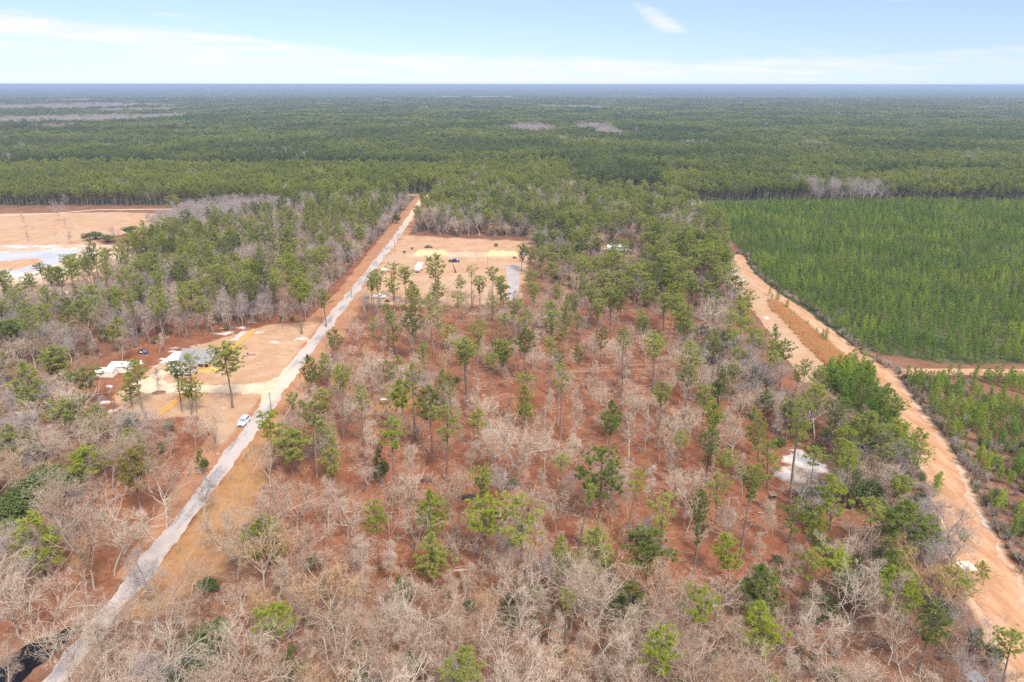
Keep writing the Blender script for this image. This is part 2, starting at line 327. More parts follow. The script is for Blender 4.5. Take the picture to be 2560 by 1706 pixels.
LAMP = M_plain('lamp_lens', (0.75, 0.76, 0.78), (0.65, 0.66, 0.68), 6, 0.1, 0.6)
TAIL = M_plain('tail_lens', (0.40, 0.02, 0.02), (0.30, 0.015, 0.015), 6, 0.2, 0.5)
CAR_W = M_plain('white_car_paint', (0.82, 0.82, 0.84), (0.79, 0.79, 0.81), 0.7, 0.25, 0.5, coat=0.6)
CAR_N = M_plain('navy_car_paint', (0.022, 0.024, 0.055), (0.018, 0.02, 0.045), 0.7, 0.22, 0.5, coat=0.7)
BLACK = M_plain('black_plastic', (0.035, 0.033, 0.035), (0.022, 0.02, 0.022), 2, 0.6)
SILVER = M_plain('silver_panel', (0.62, 0.63, 0.66), (0.56, 0.57, 0.6), 1, 0.35)
RED = M_plain('red_paint', (0.42, 0.035, 0.03), (0.33, 0.025, 0.022), 2, 0.5)
BLUE = M_plain('blue_paint', (0.05, 0.12, 0.52), (0.04, 0.09, 0.42), 2, 0.4)
BRICK = M_plain('brick', (0.34, 0.17, 0.12), (0.26, 0.12, 0.09), 6, 0.9)
BROWN = M_plain('brown_boards', (0.21, 0.14, 0.10), (0.15, 0.10, 0.07), 2, stretch=(6, 6, 0.5))
ORANGE = M_plain('orange_boards', (0.50, 0.24, 0.10), (0.40, 0.18, 0.075), 2)
GRAPHIC = M_plain('grey_trailer_stripe', (0.26, 0.25, 0.27), (0.34, 0.31, 0.30), 0.8, 0.5)
POLE = M_plain('weathered_pole', (0.25, 0.20, 0.165), (0.17, 0.135, 0.11), 2, stretch=(6, 6, 0.3))
STEEL = M_plain('galvanised', (0.50, 0.51, 0.52), (0.42, 0.43, 0.44), 2, 0.4, 0.5, 0.4)
DEBRIS = M_plain('charred_wood', (0.10, 0.075, 0.06), (0.06, 0.045, 0.04), 2)
REED = M_leaf('reed_blade', (0.62, 0.34, 0.165), (0.7, 0.44, 0.24), 0.3)

# ------------------------------------------------------------------ plan of the place (metres; camera stands over the origin, +Y is away)
def Z2(x, y, z=0): return G(230 + x / 3.9217, 780 + y / 3.9217, z)
def Z3(x, y, z=0): return G(860 + x / 4.706, 580 + y / 4.706, z)
TILE = {1: (0, 400), 2: (850, 400), 3: (1700, 400), 4: (0, 750), 5: (850, 850), 6: (1700, 850), 7: (0, 1132), 8: (850, 1132), 9: (1700, 1132)}
def TP(t, x, y): return TILE[t][0] + x / 2.7314, TILE[t][1] + y / 2.7314
def polyd(*p): return np.array([D(x, y) for x, y in p])
def inside(P, poly):
    x, y = P[:, 0], P[:, 1]; r = np.zeros(len(P), bool); n = len(poly)
    for i in range(n):
        x0, y0 = poly[i]; x1, y1 = poly[(i + 1) % n]
        if y0 == y1: continue
        c = ((y0 > y) != (y1 > y)) & (x < (x1 - x0) * (y - y0) / (y1 - y0) + x0); r ^= c
    return r
def sdist(P, poly):
    d = np.full(len(P), 1e9); n = len(poly)
    for i in range(n):
        a = np.array(poly[i]); b = np.array(poly[(i + 1) % n]); ab = b - a
        t = np.clip(((P - a) @ ab) / (ab @ ab + 1e-9), 0, 1); d = np.minimum(d, np.hypot(*(P - a - t[:, None] * ab).T))
    return np.where(inside(P, poly), d, -d)
ROADX = -73.2
YARD = [(-77, 262), (-97, 258), (-112, 240), (-121, 226), (-123, 190), (-108, 174), (-92, 178), (-83, 168), (-77, 160)]
DRIVE = [(-75, 189), (-79, 192.8), (-90, 193.4), (-103, 193.6), (-112, 193), (-119, 194.5), (-121, 200), (-117.5, 212.5), (-112.5, 212.5), (-114.5, 204), (-111, 200.3), (-100, 199.3), (-86, 199), (-79, 202), (-75, 208)]
CLEAR = [(-70, 432), (-70, 305), (-64, 286), (-44, 282), (-8, 284), (4, 296), (8, 352), (13, 380), (11, 414), (-20, 418)]
FIELD = [(-420, 505), (-290, 514), (-232, 500), (-228, 452), (-262, 420), (-240, 398), (-205, 392), (-198, 300), (-216, 262), (-280, 240), (-420, 240)]
BANKP = [(-330, 402), (-236, 402), (-212, 392), (-206, 362), (-222, 318), (-250, 300), (-330, 296)]
BANK = polyd((1690, 580), (1668, 620), (1680, 655), (1740, 725), (1790, 790), (1845, 878), (1905, 872), (1960, 840), (2020, 850), (1960, 808), (1880, 742), (1800, 688), (1740, 648), (1708, 598))
TRACK = [(1697, 586, 2.6), (1722, 628, 3.2), (1770, 670, 3.4), (1840, 708, 3.0), (1900, 758, 3.0), (1962, 812, 3.2), (2022, 852, 4.0), (2066, 910, 4.2), (2110, 970, 4.6), (2150, 1040, 5.0), (2185, 1130, 5.4), (2218, 1210, 5.6), (2262, 1300, 6.0), (2312, 1390, 6.2), (2372, 1490, 6.4), (2430, 1580, 6.6)]
TRK = np.array([(*D(x, y), h * .88) for x, y, h in TRACK])
SPUR = np.array([(*D(x, y), 2.1) for x, y in ((2025, 850), (2090, 852), (2200, 850), (2353, 852))] + [(270, 212, 2.1)])
HOLLOW = polyd((1795, 1045), (1850, 1030), (1890, 1058), (1892, 1105), (1832, 1112), (1778, 1090))
REEDS = polyd((1770, 690), (1800, 700), (1870, 758), (1950, 828), (1940, 855), (1900, 840), (1840, 770), (1780, 710))
POND = polyd((-40, 588), (60, 584), (150, 575), (187, 578), (150, 604), (62, 630), (-40, 642))
ISLE = polyd((-60, 612), (40, 603), (78, 599), (104, 605), (45, 624), (-60, 628))
CREEK = polyd((0, 1530), (60, 1490), (120, 1462), (182, 1436), (193, 1458), (135, 1498), (66, 1560), (20, 1600), (-40, 1620))
YOUNG_R = np.array([(136, 520), (134, 470), (134, 400), (128, 372), (122, 340), (122, 305), (122, 275), (124, 246), (130, 226), (150, 216), (215, 216.5), (520, 215), (640, 560), (300, 560), (140, 545)])
YOUNG_F = np.array([(128, 206), (122, 186), (119, 168), (112, 148), (108, 128), (104, 112), (102, 100), (98, 84), (150, 84), (260, 160), (260, 206)])
YOUNG_T = polyd((1893, 868), (1945, 838), (1985, 842), (2030, 905), (2085, 985), (2140, 1085), (2098, 1085), (1990, 1005), (1935, 935))

def corridor(P, line, extra=0.0):
    best = np.full(len(P), -1e9)
    for a, b in zip(line, line[1:]):
        ab = b[:2] - a[:2]; t = np.clip(((P - a[:2]) @ ab) / (ab @ ab), 0, 1)
        best = np.maximum(best, a[2] + (b[2] - a[2]) * t + extra - np.hypot(*(P - a[:2] - t[:, None] * ab).T))
    return best

# ------------------------------------------------------------------ ground, lanes, water
def build_ground():
    def axis(lo, a, b, hi, s):
        core = np.arange(a, b + s, s); up = [core[-1]]; dn = [core[0]]
        while up[-1] < hi: up.append(up[-1] + max(s, (up[-1] - b) * .35 + s))
        while dn[-1] > lo: dn.append(dn[-1] - max(s, (a - dn[-1]) * .35 + s))
        return np.concatenate([dn[:0:-1], core, up[1:]])
    X = axis(-60000, -330, 430, 60000, 1.5); Y = axis(-400, 70, 600, 60000, 1.5)
    gx, gy = np.meshgrid(X, Y); P = np.stack([gx.ravel(), gy.ravel()], 1); nx, ny = len(X), len(Y)
    V = np.concatenate([P, np.zeros((len(P), 1))], 1)
    i = np.arange(nx - 1)[None] + np.arange(ny - 1)[:, None] * nx; i = i.ravel()
    F = np.concatenate([np.stack([i, i + 1, i + nx + 1], 1), np.stack([i, i + nx + 1, i + nx], 1)])
    Z = {k: np.zeros(len(P)) for k in ('rust', 'ochre', 'orange', 'tan', 'sand', 'white', 'rows', 'farfloor')}
    def put(k, sd, wd=3.0, top=1.0): Z[k] = np.maximum(Z[k], np.clip(0.5 + sd / (2 * wd), 0, 1) * top)
    put('rust', sdist(P, [(-67, 128), (-67, 292), (-40, 287), (8, 290), (22, 282), (55, 292), (82, 262), (92, 215), (88, 160), (78, 122), (60, 108), (20, 104), (-40, 108)]), 7)
    put('rust', sdist(P, [(-135, 96), (-76, 92), (-76, 262), (-96, 300), (-140, 262), (-145, 180), (-95, 172), (-110, 130)]), 5, .9)
    put('rust', sdist(P, [(-82, 262), (-76, 262), (-76, 420), (-83, 430), (-90, 340)]), 3, .8)
    put('rust', RNG.normal(size=len(P)) * 0 - 99)
    put('rows', sdist(P, [(12, 196), (72, 200), (82, 262), (20, 282)]), 12)
    put('ochre', sdist(P, [(-71, 96), (-63, 98), (-58, 110), (-57, 130), (-61, 150), (-66, 178), (-71, 190)]), 5)
    put('ochre', sdist(P, [(-47, 176), (-30, 176), (-24, 200), (-42, 205)]), 6, .75)
    put('orange', sdist(P, [(-77.5, 108), (-71, 108), (-66, 300), (-66, 600), (-82, 600), (-83, 480), (-81, 300), (-84, 262), (-84, 200), (-83, 165)]), 2.2)
    put('orange', sdist(P, [(-71, 185), (-64, 190), (-64, 300), (-71, 300)]), 3, .8)
    put('tan', sdist(P, YARD), 2.5); put('tan', sdist(P, CLEAR), 8.0); put('tan', sdist(P, FIELD), 5.0); put('tan', sdist(P, BANK), 1.6)
    put('tan', corridor(P, TRK, 1.0), 2.4); put('tan', corridor(P, SPUR, .8), 1.2)
    put('tan', sdist(P, HOLLOW), 7, .75)
    put('tan', sdist(P, [(118, 385), (134, 420), (136, 520), (131, 520), (126, 420)]), 2)
    put('tan', sdist(P, [(52, 372), (72, 372), (70, 410), (50, 400)]), 5, .7); put('tan', sdist(P, [(20, 300), (46, 300), (44, 395), (24, 380)]), 8, .62)
    put('sand', sdist(P, BANKP), 4.0); put('sand', sdist(P, DRIVE), 1.6); put('sand', corridor(P, TRK, 0.4), 1.2, .85)
    put('sand', sdist(P, [(-60, 372), (-60, 384), (8, 384), (8, 370)]), 3, .8); put('sand', sdist(P, [(-300, 300), (-205, 300), (-205, 282), (-230, 255), (-300, 250)]), 7, .75)
    sp = sdist(P, POND); Z['white'] = np.maximum(Z['white'], np.where((sp < 0) & (sp > -14), .56 + .014 * sp, 0))
    def blob(cx, cy, rx, ry, a=0.0, top=1.0):
        dx, dy = P[:, 0] - cx, P[:, 1] - cy; u = dx * math.cos(a) + dy * math.sin(a); v_ = -dx * math.sin(a) + dy * math.cos(a)
        q = np.hypot(u / rx, v_ / ry); Z['white'] = np.maximum(Z['white'], np.clip(1.0 - q * .50, 0, 1) * top)
    for x, y, rx, ry in ((1800, 300, 3.2, 2.8), (1900, 275, 4, 2.2), (2030, 272, 3, 1.6), (1660, 215, 3.4, 1.8), (1740, 195, 2, 1.2), (1450, 168, 4, 1.4), (1270, 225, 3.4, 2), (1185, 285, 2.2, 1.8), (1075, 345, 3, 1.8), (1010, 358, 2, 1), (1440, 240, 1.6, 5), (820, 370, 2.6, 1.1), (790, 398, 1.8, 1.2), (740, 478, 2.8, 1.3), (690, 510, 2.6, 1), (600, 548, 1.6, .8), (480, 525, 1.2, 1), (150, 900, 2.6, 1.6), (230, 980, 2.6, 2), (170, 1000, 1.8, 1), (1420, 877, 1.4, .7), (1300, 950, 1.3, .8), (1210, 838, 1, .7), (1270, 175, 2, 1), (1570, 115, 1.4, .6), (1000, 260, 1, .6)):
        c = Z2(x, y); blob(c[0], c[1], rx, ry)
    Z['white'] = np.maximum(Z['white'], np.clip(.5 + sdist(P, HOLLOW) / 5, 0, .85))
    for t, x, y, rx, ry in ((3, 400, 800, 2.4, 11), (3, 370, 730, 3, 4), (3, 590, 1070, 2, 2.5), (6, 1605, 590, 1.1, 3.4), (6, 2060, 1190, 1.0, 6), (6, 2030, 1290, 0.9, 7), (6, 2105, 1240, 1.0, 5), (9, 2300, 1160, .9, 2.6), (4, 1500, 1060, .8, 1.0), (7, 940, 750, .8, .8), (1, 620, 650, 7, 6), (1, 100, 605, 40, 3), (1, 420, 770, 9, 8), (1, 120, 820, 14, 6), (1, 60, 940, 9, 5), (1, 80, 1045, 6, 4), (1, 330, 1080 - 150, 6, 5)):
        c = G(*TP(t, x, y)); blob(c[0], c[1], rx, ry, 0, .9)
    for x, y, rx, ry in ((770, 262, 3, .9), (940, 285, 16, .8), (1500, 280, 14, .8)):
        c = Z3(x, y); blob(c[0], c[1], rx, ry, 0, .7)
    yy = P[:, 1]; put('farfloor', np.where((np.abs(P[:, 0] + 75) < 9) & (yy < 604) | (yy > 594) & (yy < 606) & (P[:, 0] < -40), -99, np.minimum(yy - 545, 9)), 8); put('farfloor', sdist(P, YOUNG_R), 4, .8)
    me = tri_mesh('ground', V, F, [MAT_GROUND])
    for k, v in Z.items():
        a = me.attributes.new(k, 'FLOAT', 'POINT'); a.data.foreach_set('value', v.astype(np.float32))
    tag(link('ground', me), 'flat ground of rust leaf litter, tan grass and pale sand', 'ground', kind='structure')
build_ground()
def jag(poly, amp, stepm=0.8, seed=1):
    r = np.random.default_rng(seed); out = []; n = len(poly)
    for i in range(n):
        a = np.array(poly[i], float); b = np.array(poly[(i + 1) % n], float); L = np.hypot(*(b - a)); k = max(1, int(L / stepm)); nn = np.array([-(b - a)[1], (b - a)[0]]) / (L + 1e-9)
        for j in range(k): out.append(a + (b - a) * j / k + nn * r.normal() * amp * .5)
    o = np.array(out); return o * .6 + .2 * np.roll(o, 1, 0) + .2 * np.roll(o, -1, 0)
def sheet(name, poly, z, m, label, cat='ground', kind='structure'):
    bm = bmesh.new(); vs_ = [bm.verts.new((x, y, z)) for x, y in poly]; es = [bm.edges.new((vs_[i - 1], vs_[i])) for i in range(len(vs_))]
    bmesh.ops.triangle_fill(bm, use_beauty=True, edges=es)
    for f in bm.faces:
        f.normal_update()
        if f.normal.z < 0: f.normal_flip()
    me = bpy.data.meshes.new(name); bm.to_mesh(me); bm.free(); me.materials.append(m); o = link(name, me)
    return tag(o, label, cat, kind=kind)
def ribbon(line, seed, amp=0.5):
    r = np.random.default_rng(seed); P = []; H = []
    for a, b in zip(line, line[1:]):
        k = max(2, int(np.hypot(*(b - a)[:2]) / 1.2))
        for j in range(k): q = a + (b - a) * j / k; P.append(q[:2]); H.append(q[2])
    P = np.array(P); 
    for _ in range(6): P[1:-1] = P[1:-1] * .5 + .25 * (P[2:] + P[:-2])
    T = np.gradient(P, axis=0); T /= np.linalg.norm(T, axis=1)[:, None]; Nn = np.stack([-T[:, 1], T[:, 0]], 1); H = np.array(H)
    s = np.convolve(r.normal(size=len(P) + 4), np.ones(5) / 5, 'valid') * amp; q = np.convolve(r.normal(size=len(P) + 4), np.ones(5) / 5, 'valid') * amp
    return np.concatenate([P + Nn * (H + s + r.normal(size=len(P)) * amp * .2)[:, None], (P - Nn * (H + q + r.normal(size=len(P)) * amp * .2)[:, None])[::-1]])
LANE = np.array([(-73.6, 60, 2.0), (-73.2, 100, 2.0), (-72.6, 140, 2.1), (-73.0, 180, 2.3), (-73.8, 200, 2.7), (-74.2, 230, 2.15), (-73.6, 300, 2.25), (-72.6, 400, 2.2), (-73.4, 470, 2.2), (-74.6, 540, 2.2), (-75.4, 600, 2.2)])
sheet('road', ribbon(LANE, 3, 0.75), 0.010, M_road(), 'long straight worn grey gravel lane running into the forest', 'road')
sheet('cross_road', [(-300, 597), (-300, 603), (-40, 603), (-40, 597)], 0.006, E_SAND, 'sandy cross road at the far end of the grey lane', 'road')
sheet('driveway', jag(DRIVE, 1.5, .8, 4), 0.014, E_CREAM, 'pale cream sand driveway from the lane to the house', 'driveway')
sheet('sand_track', ribbon(TRK * [1, 1, .82], 5, 1.1), 0.012, E_SAND, 'broad sandy track curving down beside the young pines', 'track')
sheet('sand_spur', ribbon(SPUR, 6, 0.4), 0.008, E_SAND, 'narrow sandy track between the two young pine plantings', 'track')
sheet('gravel_pad', jag([(-3.2, 353), (4.4, 353), (2.8, 292), (-1.8, 291)], .5, .8, 7), 0.012, E_GRAVEL, 'long grey gravel pad at the edge of the tan clearing', 'pad')
sheet('pond', jag(POND, .9, 1.5, 8), 0.016, W_POND, 'pale milky pond with sandy banks in the open field', 'pond')
sheet('pond_island', jag(ISLE, .9, 1.5, 9), 0.022, E_SAND, 'low brown sandy spit running into the pale pond', 'island')
sheet('creek', jag(CREEK, .6, .7, 10), 0.016, W_CREEK, 'black still creek water under bare trees beside the lane', 'creek')
sheet('field_path', ribbon(np.array([(-420, 488, 1.6), (-378, 497, 1.6), (-340, 508, 1.5), (-318, 524, 1.5), (-250, 528, 1.5)]), 12, .3), 0.012, E_CREAM, 'pale sandy farm path along the far edge of the open field', 'path')
sheet('sand_rut', ribbon(np.array([(*G(*TP(4, x, y)), .14) for x, y in ((2080, 640), (1990, 735), (1930, 820), (1850, 950), (1790, 1050), (1755, 1140), (1715, 1215))]), 14, .12), 0.012, E_SAND, 'thin white sandy rut beside the grey lane', 'path')
sheet('sand_rut', ribbon(np.array([(*G(*TP(7, x, y)), .14) for x, y in ((1370, 610), (1310, 690), (1270, 770))]), 15, .12), 0.012, E_SAND, 'short pale rut in the ochre verge near the creek', 'path')

# ------------------------------------------------------------------ tree kits
def pine_crown(seed, dens=1.0, style='dome'):
    """crown only, nominal 7 m wide and 9 m long, from z=0; material 0 needles, 1 wood"""
    global RNG; RNG = np.random.default_rng(seed); t = TB(); L = 9.0
    t.tube([(0, 0, -.3), (0, 0, L * .5), (0, 0, L * .95)], [.15, .10, .03], 5, 1)
    C = []; Dr = []; nb = int(48 * dens)
    for i in range(nb):
        u = (i + RNG.random()) / nb
        if style == 'dome': r = 3.4 * (np.clip((u + .05) / .35, .35, 1) * np.sqrt(max(0, 1 - max(0, (u - .35) / .68) ** 2.2)) + .10)
        elif style == 'cone': r = 3.5 * ((1 - u) ** .75 * np.clip(.45 + u * 2, 0, 1) + .10)
        else: r = 3.5 * (np.clip(u * 1.6, .3, 1) * np.sqrt(max(0, 1 - max(0, (u - .6) / .42) ** 2)) + .08)
        r *= RNG.uniform(.55, 1.12); a = i * 2.399 + RNG.normal() * .5; z0 = u * L * .90; up = RNG.uniform(.12, .5) * r + u * .5
        dr = np.array([math.cos(a), math.sin(a)]); tip = np.array([dr[0] * r, dr[1] * r, z0 + up]); b = np.array([0, 0, z0]); mid = (b + tip) / 2 + [0, 0, -.10 * r]
        t.tube([b, mid, tip], [.055, .04, .015], 3, 1)
        k = max(2, int(r * 2.4))
        for j in range(k):
            s = RNG.uniform(.38, 1.03) if j else 1.0; p = (1 - s) ** 2 * b + 2 * s * (1 - s) * mid + s * s * tip
            p = p + RNG.normal(size=3) * [.42, .42, .16] * min(1, r / 2); C.append(p); Dr.append(unit(np.array([dr[0] * .5, dr[1] * .5, .85]) + RNG.normal(size=3) * .25))
    for j in range(5): C.append(np.array([0, 0, L * (.93 + .02 * j)]) + RNG.normal(size=3) * [.25, .25, .1]); Dr.append(np.array([0, 0, 1.]))
    C = np.array(C); Dr = np.array(Dr); k = 30
    CC = np.repeat(C, k, 0); DD = unit(np.repeat(Dr, k, 0) * .40 + unit(RNG.normal(size=(len(CC), 3)) * [1, 1, .6]) * .95)
    t.blades(CC + DD * RNG.uniform(0, .14, (len(CC), 1)), DD, RNG.uniform(.32, .58, len(CC)), RNG.uniform(.085, .15, len(CC)), 0, True)
    return t
def pine_trunk(seed):
    global RNG; RNG = np.random.default_rng(seed); t = TB(); z = np.linspace(0, 20, 9); b = np.cumsum(RNG.normal(size=(9, 2)) * .07, 0); b[0] = 0
    b -= np.linspace(0, 1, 9)[:, None] * b[-1]
    r = .25 * (1 - z / 20) ** .7 * .9 + .03; r[0] = .33; t.tube(np.stack([b[:, 0], b[:, 1], z], 1), r, 7)
    for i in range(9):
        zz = RNG.uniform(7, 15); a = RNG.uniform(0, 6.28); l = RNG.uniform(.5, 1.8); t.tube([(0, 0, zz), (math.cos(a) * l, math.sin(a) * l, zz + RNG.uniform(-.2, .3))], [.045, .015], 3)
    return t
def young_pine(seed):
    global RNG; RNG = np.random.default_rng(seed); t = TB(); L = 5.0; t.tube([(0, 0, 0), (0, 0, 2.5), (0, 0, 4.9)], [.07, .045, .015], 4, 1); C = []; Dr = []
    for i in range(34):
        u = (i + RNG.random()) / 34; r = 1.25 * ((1 - u) ** .7) * RNG.uniform(.6, 1.15) + .08; a = i * 2.399 + RNG.normal() * .4; z0 = .5 + u * 4.3
        for j in range(3 if r > .5 else 2):
            s = 1 - j * .38; C.append((math.cos(a) * r * s, math.sin(a) * r * s, z0 + .35 * r * s)); Dr.append((math.cos(a) * .5, math.sin(a) * .5, .9))
    C = np.array(C); Dr = unit(Dr); k = 8; CC = np.repeat(C, k, 0); DD = unit(np.repeat(Dr, k, 0) * .6 + RNG.normal(size=(len(CC), 3)) * .6)
    t.blades(CC, DD, RNG.uniform(.3, .5, len(CC)), RNG.uniform(.09, .15, len(CC)), 0, True); return t
def bare_tree(seed, style='oak', h=14.0, wide=8.0, twigs=2600):
    """returns (limbs, twigs) collectors"""
    global RNG; RNG = np.random.default_rng(seed); A = TB(); B = TB(); segs = []
    def grow(p, d, l, r, lv):
        n = 4; pts = [p]; q = np.array(p, float); dd = np.array(d, float)
        for i in range(n):
            dd = unit(dd + RNG.normal(size=3) * (.10 + .07 * lv) + np.array([0, 0, .07 if style != 'snag' else 0])); q = q + dd * l / n; pts.append(q.copy())
        pts = np.array(pts); rr = np.linspace(r, r * (.55 if lv < 3 else .3), n + 1)
        (A if lv < 2 else B).tube(pts, rr, 6 if lv == 0 else 4 if lv < 2 else 3)
        if lv >= 1: segs.append((pts, lv))
        if lv >= 4: return
        if lv == 0: return pts
        kids = {1: 5, 2: 4, 3: 3}[lv]
        for k in range(kids):
            s = RNG.uniform(.3, 1.0) if k else 1.0; i = min(n - 1, int(s * n)); b = pts[i] + (pts[i + 1] - pts[i]) * (s * n - i)
            sp = RNG.normal(size=3); sp -= dd * (sp @ dd); c = unit(unit(pts[i + 1] - pts[i]) * RNG.uniform(.6, 1.1) + unit(sp) * RNG.uniform(.45, .95))
            grow(b, c, l * RNG.uniform(.42, .66), r * .5, lv + 1)
    if style == 'oak':
        tr = grow((0, 0, 0), (RNG.normal() * .05, RNG.normal() * .05, 1), h * .42, .19, 0)
        for k in range(6):
            a = k * 1.05 + RNG.random(); e = RNG.uniform(.45, 1.0); grow(tr[-1] - [0, 0, RNG.uniform(0, h * .14)], unit((math.cos(a) * e, math.sin(a) * e, 1)), h * RNG.uniform(.34, .5), .12, 1)
    elif style == 'upright':
        tr = grow((0, 0, 0), (0, 0, 1), h * .95, .13, 0)
        for k in range(16):
            u = .28 + .68 * k / 16; a = k * 2.4; i = min(3, int(u * 4)); b = tr[i] + (tr[i + 1] - tr[i]) * (u * 4 - i)
            grow(b, unit((math.cos(a), math.sin(a), RNG.uniform(.35, .9))), wide * .42 * (1.1 - u * .75), .06, 2 if k % 2 else 1)
    elif style == 'vase':
        tr = grow((0, 0, 0), (0, 0, 1), h * .26, .19, 0)
        for k in range(5):
            a = k * 1.26 + RNG.random() * .6; grow(tr[-1] - [0, 0, RNG.uniform(0, .8)], unit((math.cos(a) * .42, math.sin(a) * .42, 1)), h * RNG.uniform(.5, .62), .135, 1)
    elif style == 'clump':
        for k in range(5):
            a = k * 1.3; tr = grow((math.cos(a) * .3, math.sin(a) * .3, 0), unit((math.cos(a) * .28, math.sin(a) * .28, 1)), h * RNG.uniform(.35, .5), .08, 0); grow(tr[-1], unit(tr[-1] - tr[-2]), h * .45, .06, 1)
    elif style == 'snag':
        tr = grow((0, 0, 0), (0, 0, 1), h * .6, .2, 0)
        for k in range(5):
            a = k * 1.3; e = RNG.uniform(.3, 1.2); q = tr[-1] - [0, 0, RNG.uniform(0, h * .2)]; d = unit((math.cos(a) * e, math.sin(a) * e, 1)); l = h * RNG.uniform(.2, .4)
            A.tube([q, q + d * l * .5, q + d * l + RNG.normal(size=3) * .3], [.11, .08, .03], 5); B.tube([q + d * l * .5, q + d * l * .8 + RNG.normal(size=3) * .5], [.05, .02], 3)
        return A, B
    # fine twigs along every branch of the last levels
    wts = np.array([1.0 if lv >= 3 else .35 for _, lv in segs]); ch = RNG.choice(len(segs), twigs, p=wts / wts.sum())
    C = []; Dd = []
    for j in ch:
        pts, lv = segs[j]; s = RNG.uniform(.2, 1.0) * 4; i = min(3, int(s)); C.append(pts[i] + (pts[i + 1] - pts[i]) * (s - i)); Dd.append(unit(pts[i + 1] - pts[i]) * .90 + RNG.normal(size=3) * .45)
    C = np.array(C); Dd = unit(np.array(Dd) + [0, 0, .22]); ll = RNG.uniform(.45, 1.15, len(C)) * (h / 14) ** .5
    B.blades(C, Dd, ll, RNG.uniform(.018, .031, len(C)), 0)
    e = C + Dd * ll[:, None] * .55; B.blades(e, unit(Dd + RNG.normal(size=e.shape) * .6), ll * .6, .018, 0)
    return A, B
def leafy_crown(seed, n=3600, lobes=22, flat=.72, sz=.20):
    """evergreen crown, nominal radius 4 m, centred 3.4 m up from z=0"""
    global RNG; RNG = np.random.default_rng(seed); t = TB(); c = unit(RNG.normal(size=(lobes, 3))) * RNG.uniform(1.2, 3.1, (lobes, 1)); c[:, 2] = np.abs(c[:, 2]) * flat * 1.25 - .5 * (c[:, 2] < 0); rad = RNG.uniform(.8, 1.7, lobes)
    k = RNG.integers(0, lobes, n); d = unit(RNG.normal(size=(n, 3))); P = c[k] + d * (rad[k] * RNG.uniform(.72, 1.08, n))[:, None] * [1, 1, .8]; P[:, 2] += 2.2
    P = P[P[:, 2] > .1]; m = len(P); t.leaves(P, unit(RNG.normal(size=(m, 3)) + [0, 0, .8]), RNG.uniform(sz * .7, sz * 1.3, m), 0)
    for i in range(10): t.tube([(0, 0, -1.5), c[i] * .5 + [0, 0, 1.4], c[i] + [0, 0, 2.2]], [.16, .08, .02], 4, 1)
    return t
def scrub_plant(seed, leaf=False):
    global RNG; RNG = np.random.default_rng(seed); t = TB()
    for i in range(16):
        a = RNG.uniform(0, 6.28); e = RNG.uniform(.1, .7); d = unit((math.cos(a) * e, math.sin(a) * e, 1)); l = RNG.uniform(1.2, 2.6); t.tube([(0, 0, 0), d * l * .5 + RNG.normal(size=3) * .08, d * l], [.03, .02, .008], 3, 0)
        C = d * RNG.uniform(.3, 1, (26, 1)) * l; t.blades(C, unit(RNG.normal(size=(26, 3)) * .7 + d), RNG.uniform(.3, .7, 26), .03, 0)
    if leaf:
        P = unit(RNG.normal(size=(420, 3))) * RNG.uniform(.5, 1.15, (420, 1)) + [0, 0, 1.2]; P = P[P[:, 2] > .1]; t.leaves(P, unit(RNG.normal(size=P.shape) + [0, 0, .5]), .13, 1)
    return t
def reed_clump(seed):
    global RNG; RNG = np.random.default_rng(seed); t = TB(); n = 46; C = np.concatenate([RNG.normal(size=(n, 2)) * .35, np.zeros((n, 1))], 1)
    t.blades(C, unit(np.concatenate([RNG.normal(size=(n, 2)) * .2, np.ones((n, 1))], 1)), RNG.uniform(1.1, 2.0, n), .09, 0); return t

CROWN_SPECS = [(1, 1.0, 'dome'), (2, .8, 'dome'), (3, 1.15, 'dome'), (4, .6, 'flat'), (5, .95, 'flat'), (6, 1.1, 'cone'), (7, .75, 'cone'), (8, .5, 'dome'), (9, .9, 'dome'), (10, 1.0, 'flat'), (11, .7, 'dome'), (12, .9, 'cone')]
CROWN_TB = [pine_crown(*a) for a in CROWN_SPECS]; TRUNK_TB = [pine_trunk(20 + i) for i in range(4)]
CROWN = {}
def crown_mesh(i, tint):
    if (i, tint) not in CROWN: CROWN[i, tint] = CROWN_TB[i].mesh('pine_crown', [LEAF[tint], BARK_PINE])
    return CROWN[i, tint]
TRUNK = [t.mesh('pine_trunk', [BARK_PINE], True) for t in TRUNK_TB]
def merged(name, parts, mats):
    """one mesh out of (collector, material offset, scale, dz) parts"""
    t = TB()
    for c, off, s, dz in parts:
        for V, F, Mi in zip(c.V, c.F, c.M): pass
        V = np.concatenate(c.V) * s + [0, 0, dz]; F = np.concatenate(c.F); Mi = np.concatenate(c.M) + off; t.V.append(V); t.F.append(F + t.n); t.M.append(Mi); t.n += len(V)
    return t.mesh(name, mats)
BARE_SPECS = [(31, 'oak', 13, 9, 2700), (32, 'oak', 14, 9, 3000), (33, 'upright', 14, 6, 2100), (34, 'upright', 15, 5, 1800), (35, 'vase', 15, 8, 2800), (36, 'clump', 10, 6, 2000), (37, 'oak', 12, 8, 2300), (38, 'upright', 11, 5, 1500), (39, 'vase', 14, 8, 2500), (40, 'oak', 14, 8, 2900), (41, 'upright', 12, 7, 2300), (42, 'vase', 13, 9, 2700), (43, 'oak', 11, 9, 2600)]
BARE_TB = [bare_tree(*a) for a in BARE_SPECS]; SNAG_TB = bare_tree(50, 'snag', 11)
BARE_MAT = {'pale grey': (BARK_PALE, TWIG), 'ash grey': (BARK_PALE, TWIG_GREY), 'tan-leaved': (BARK_PALE, TWIG_TAN)}
BAREM = {}
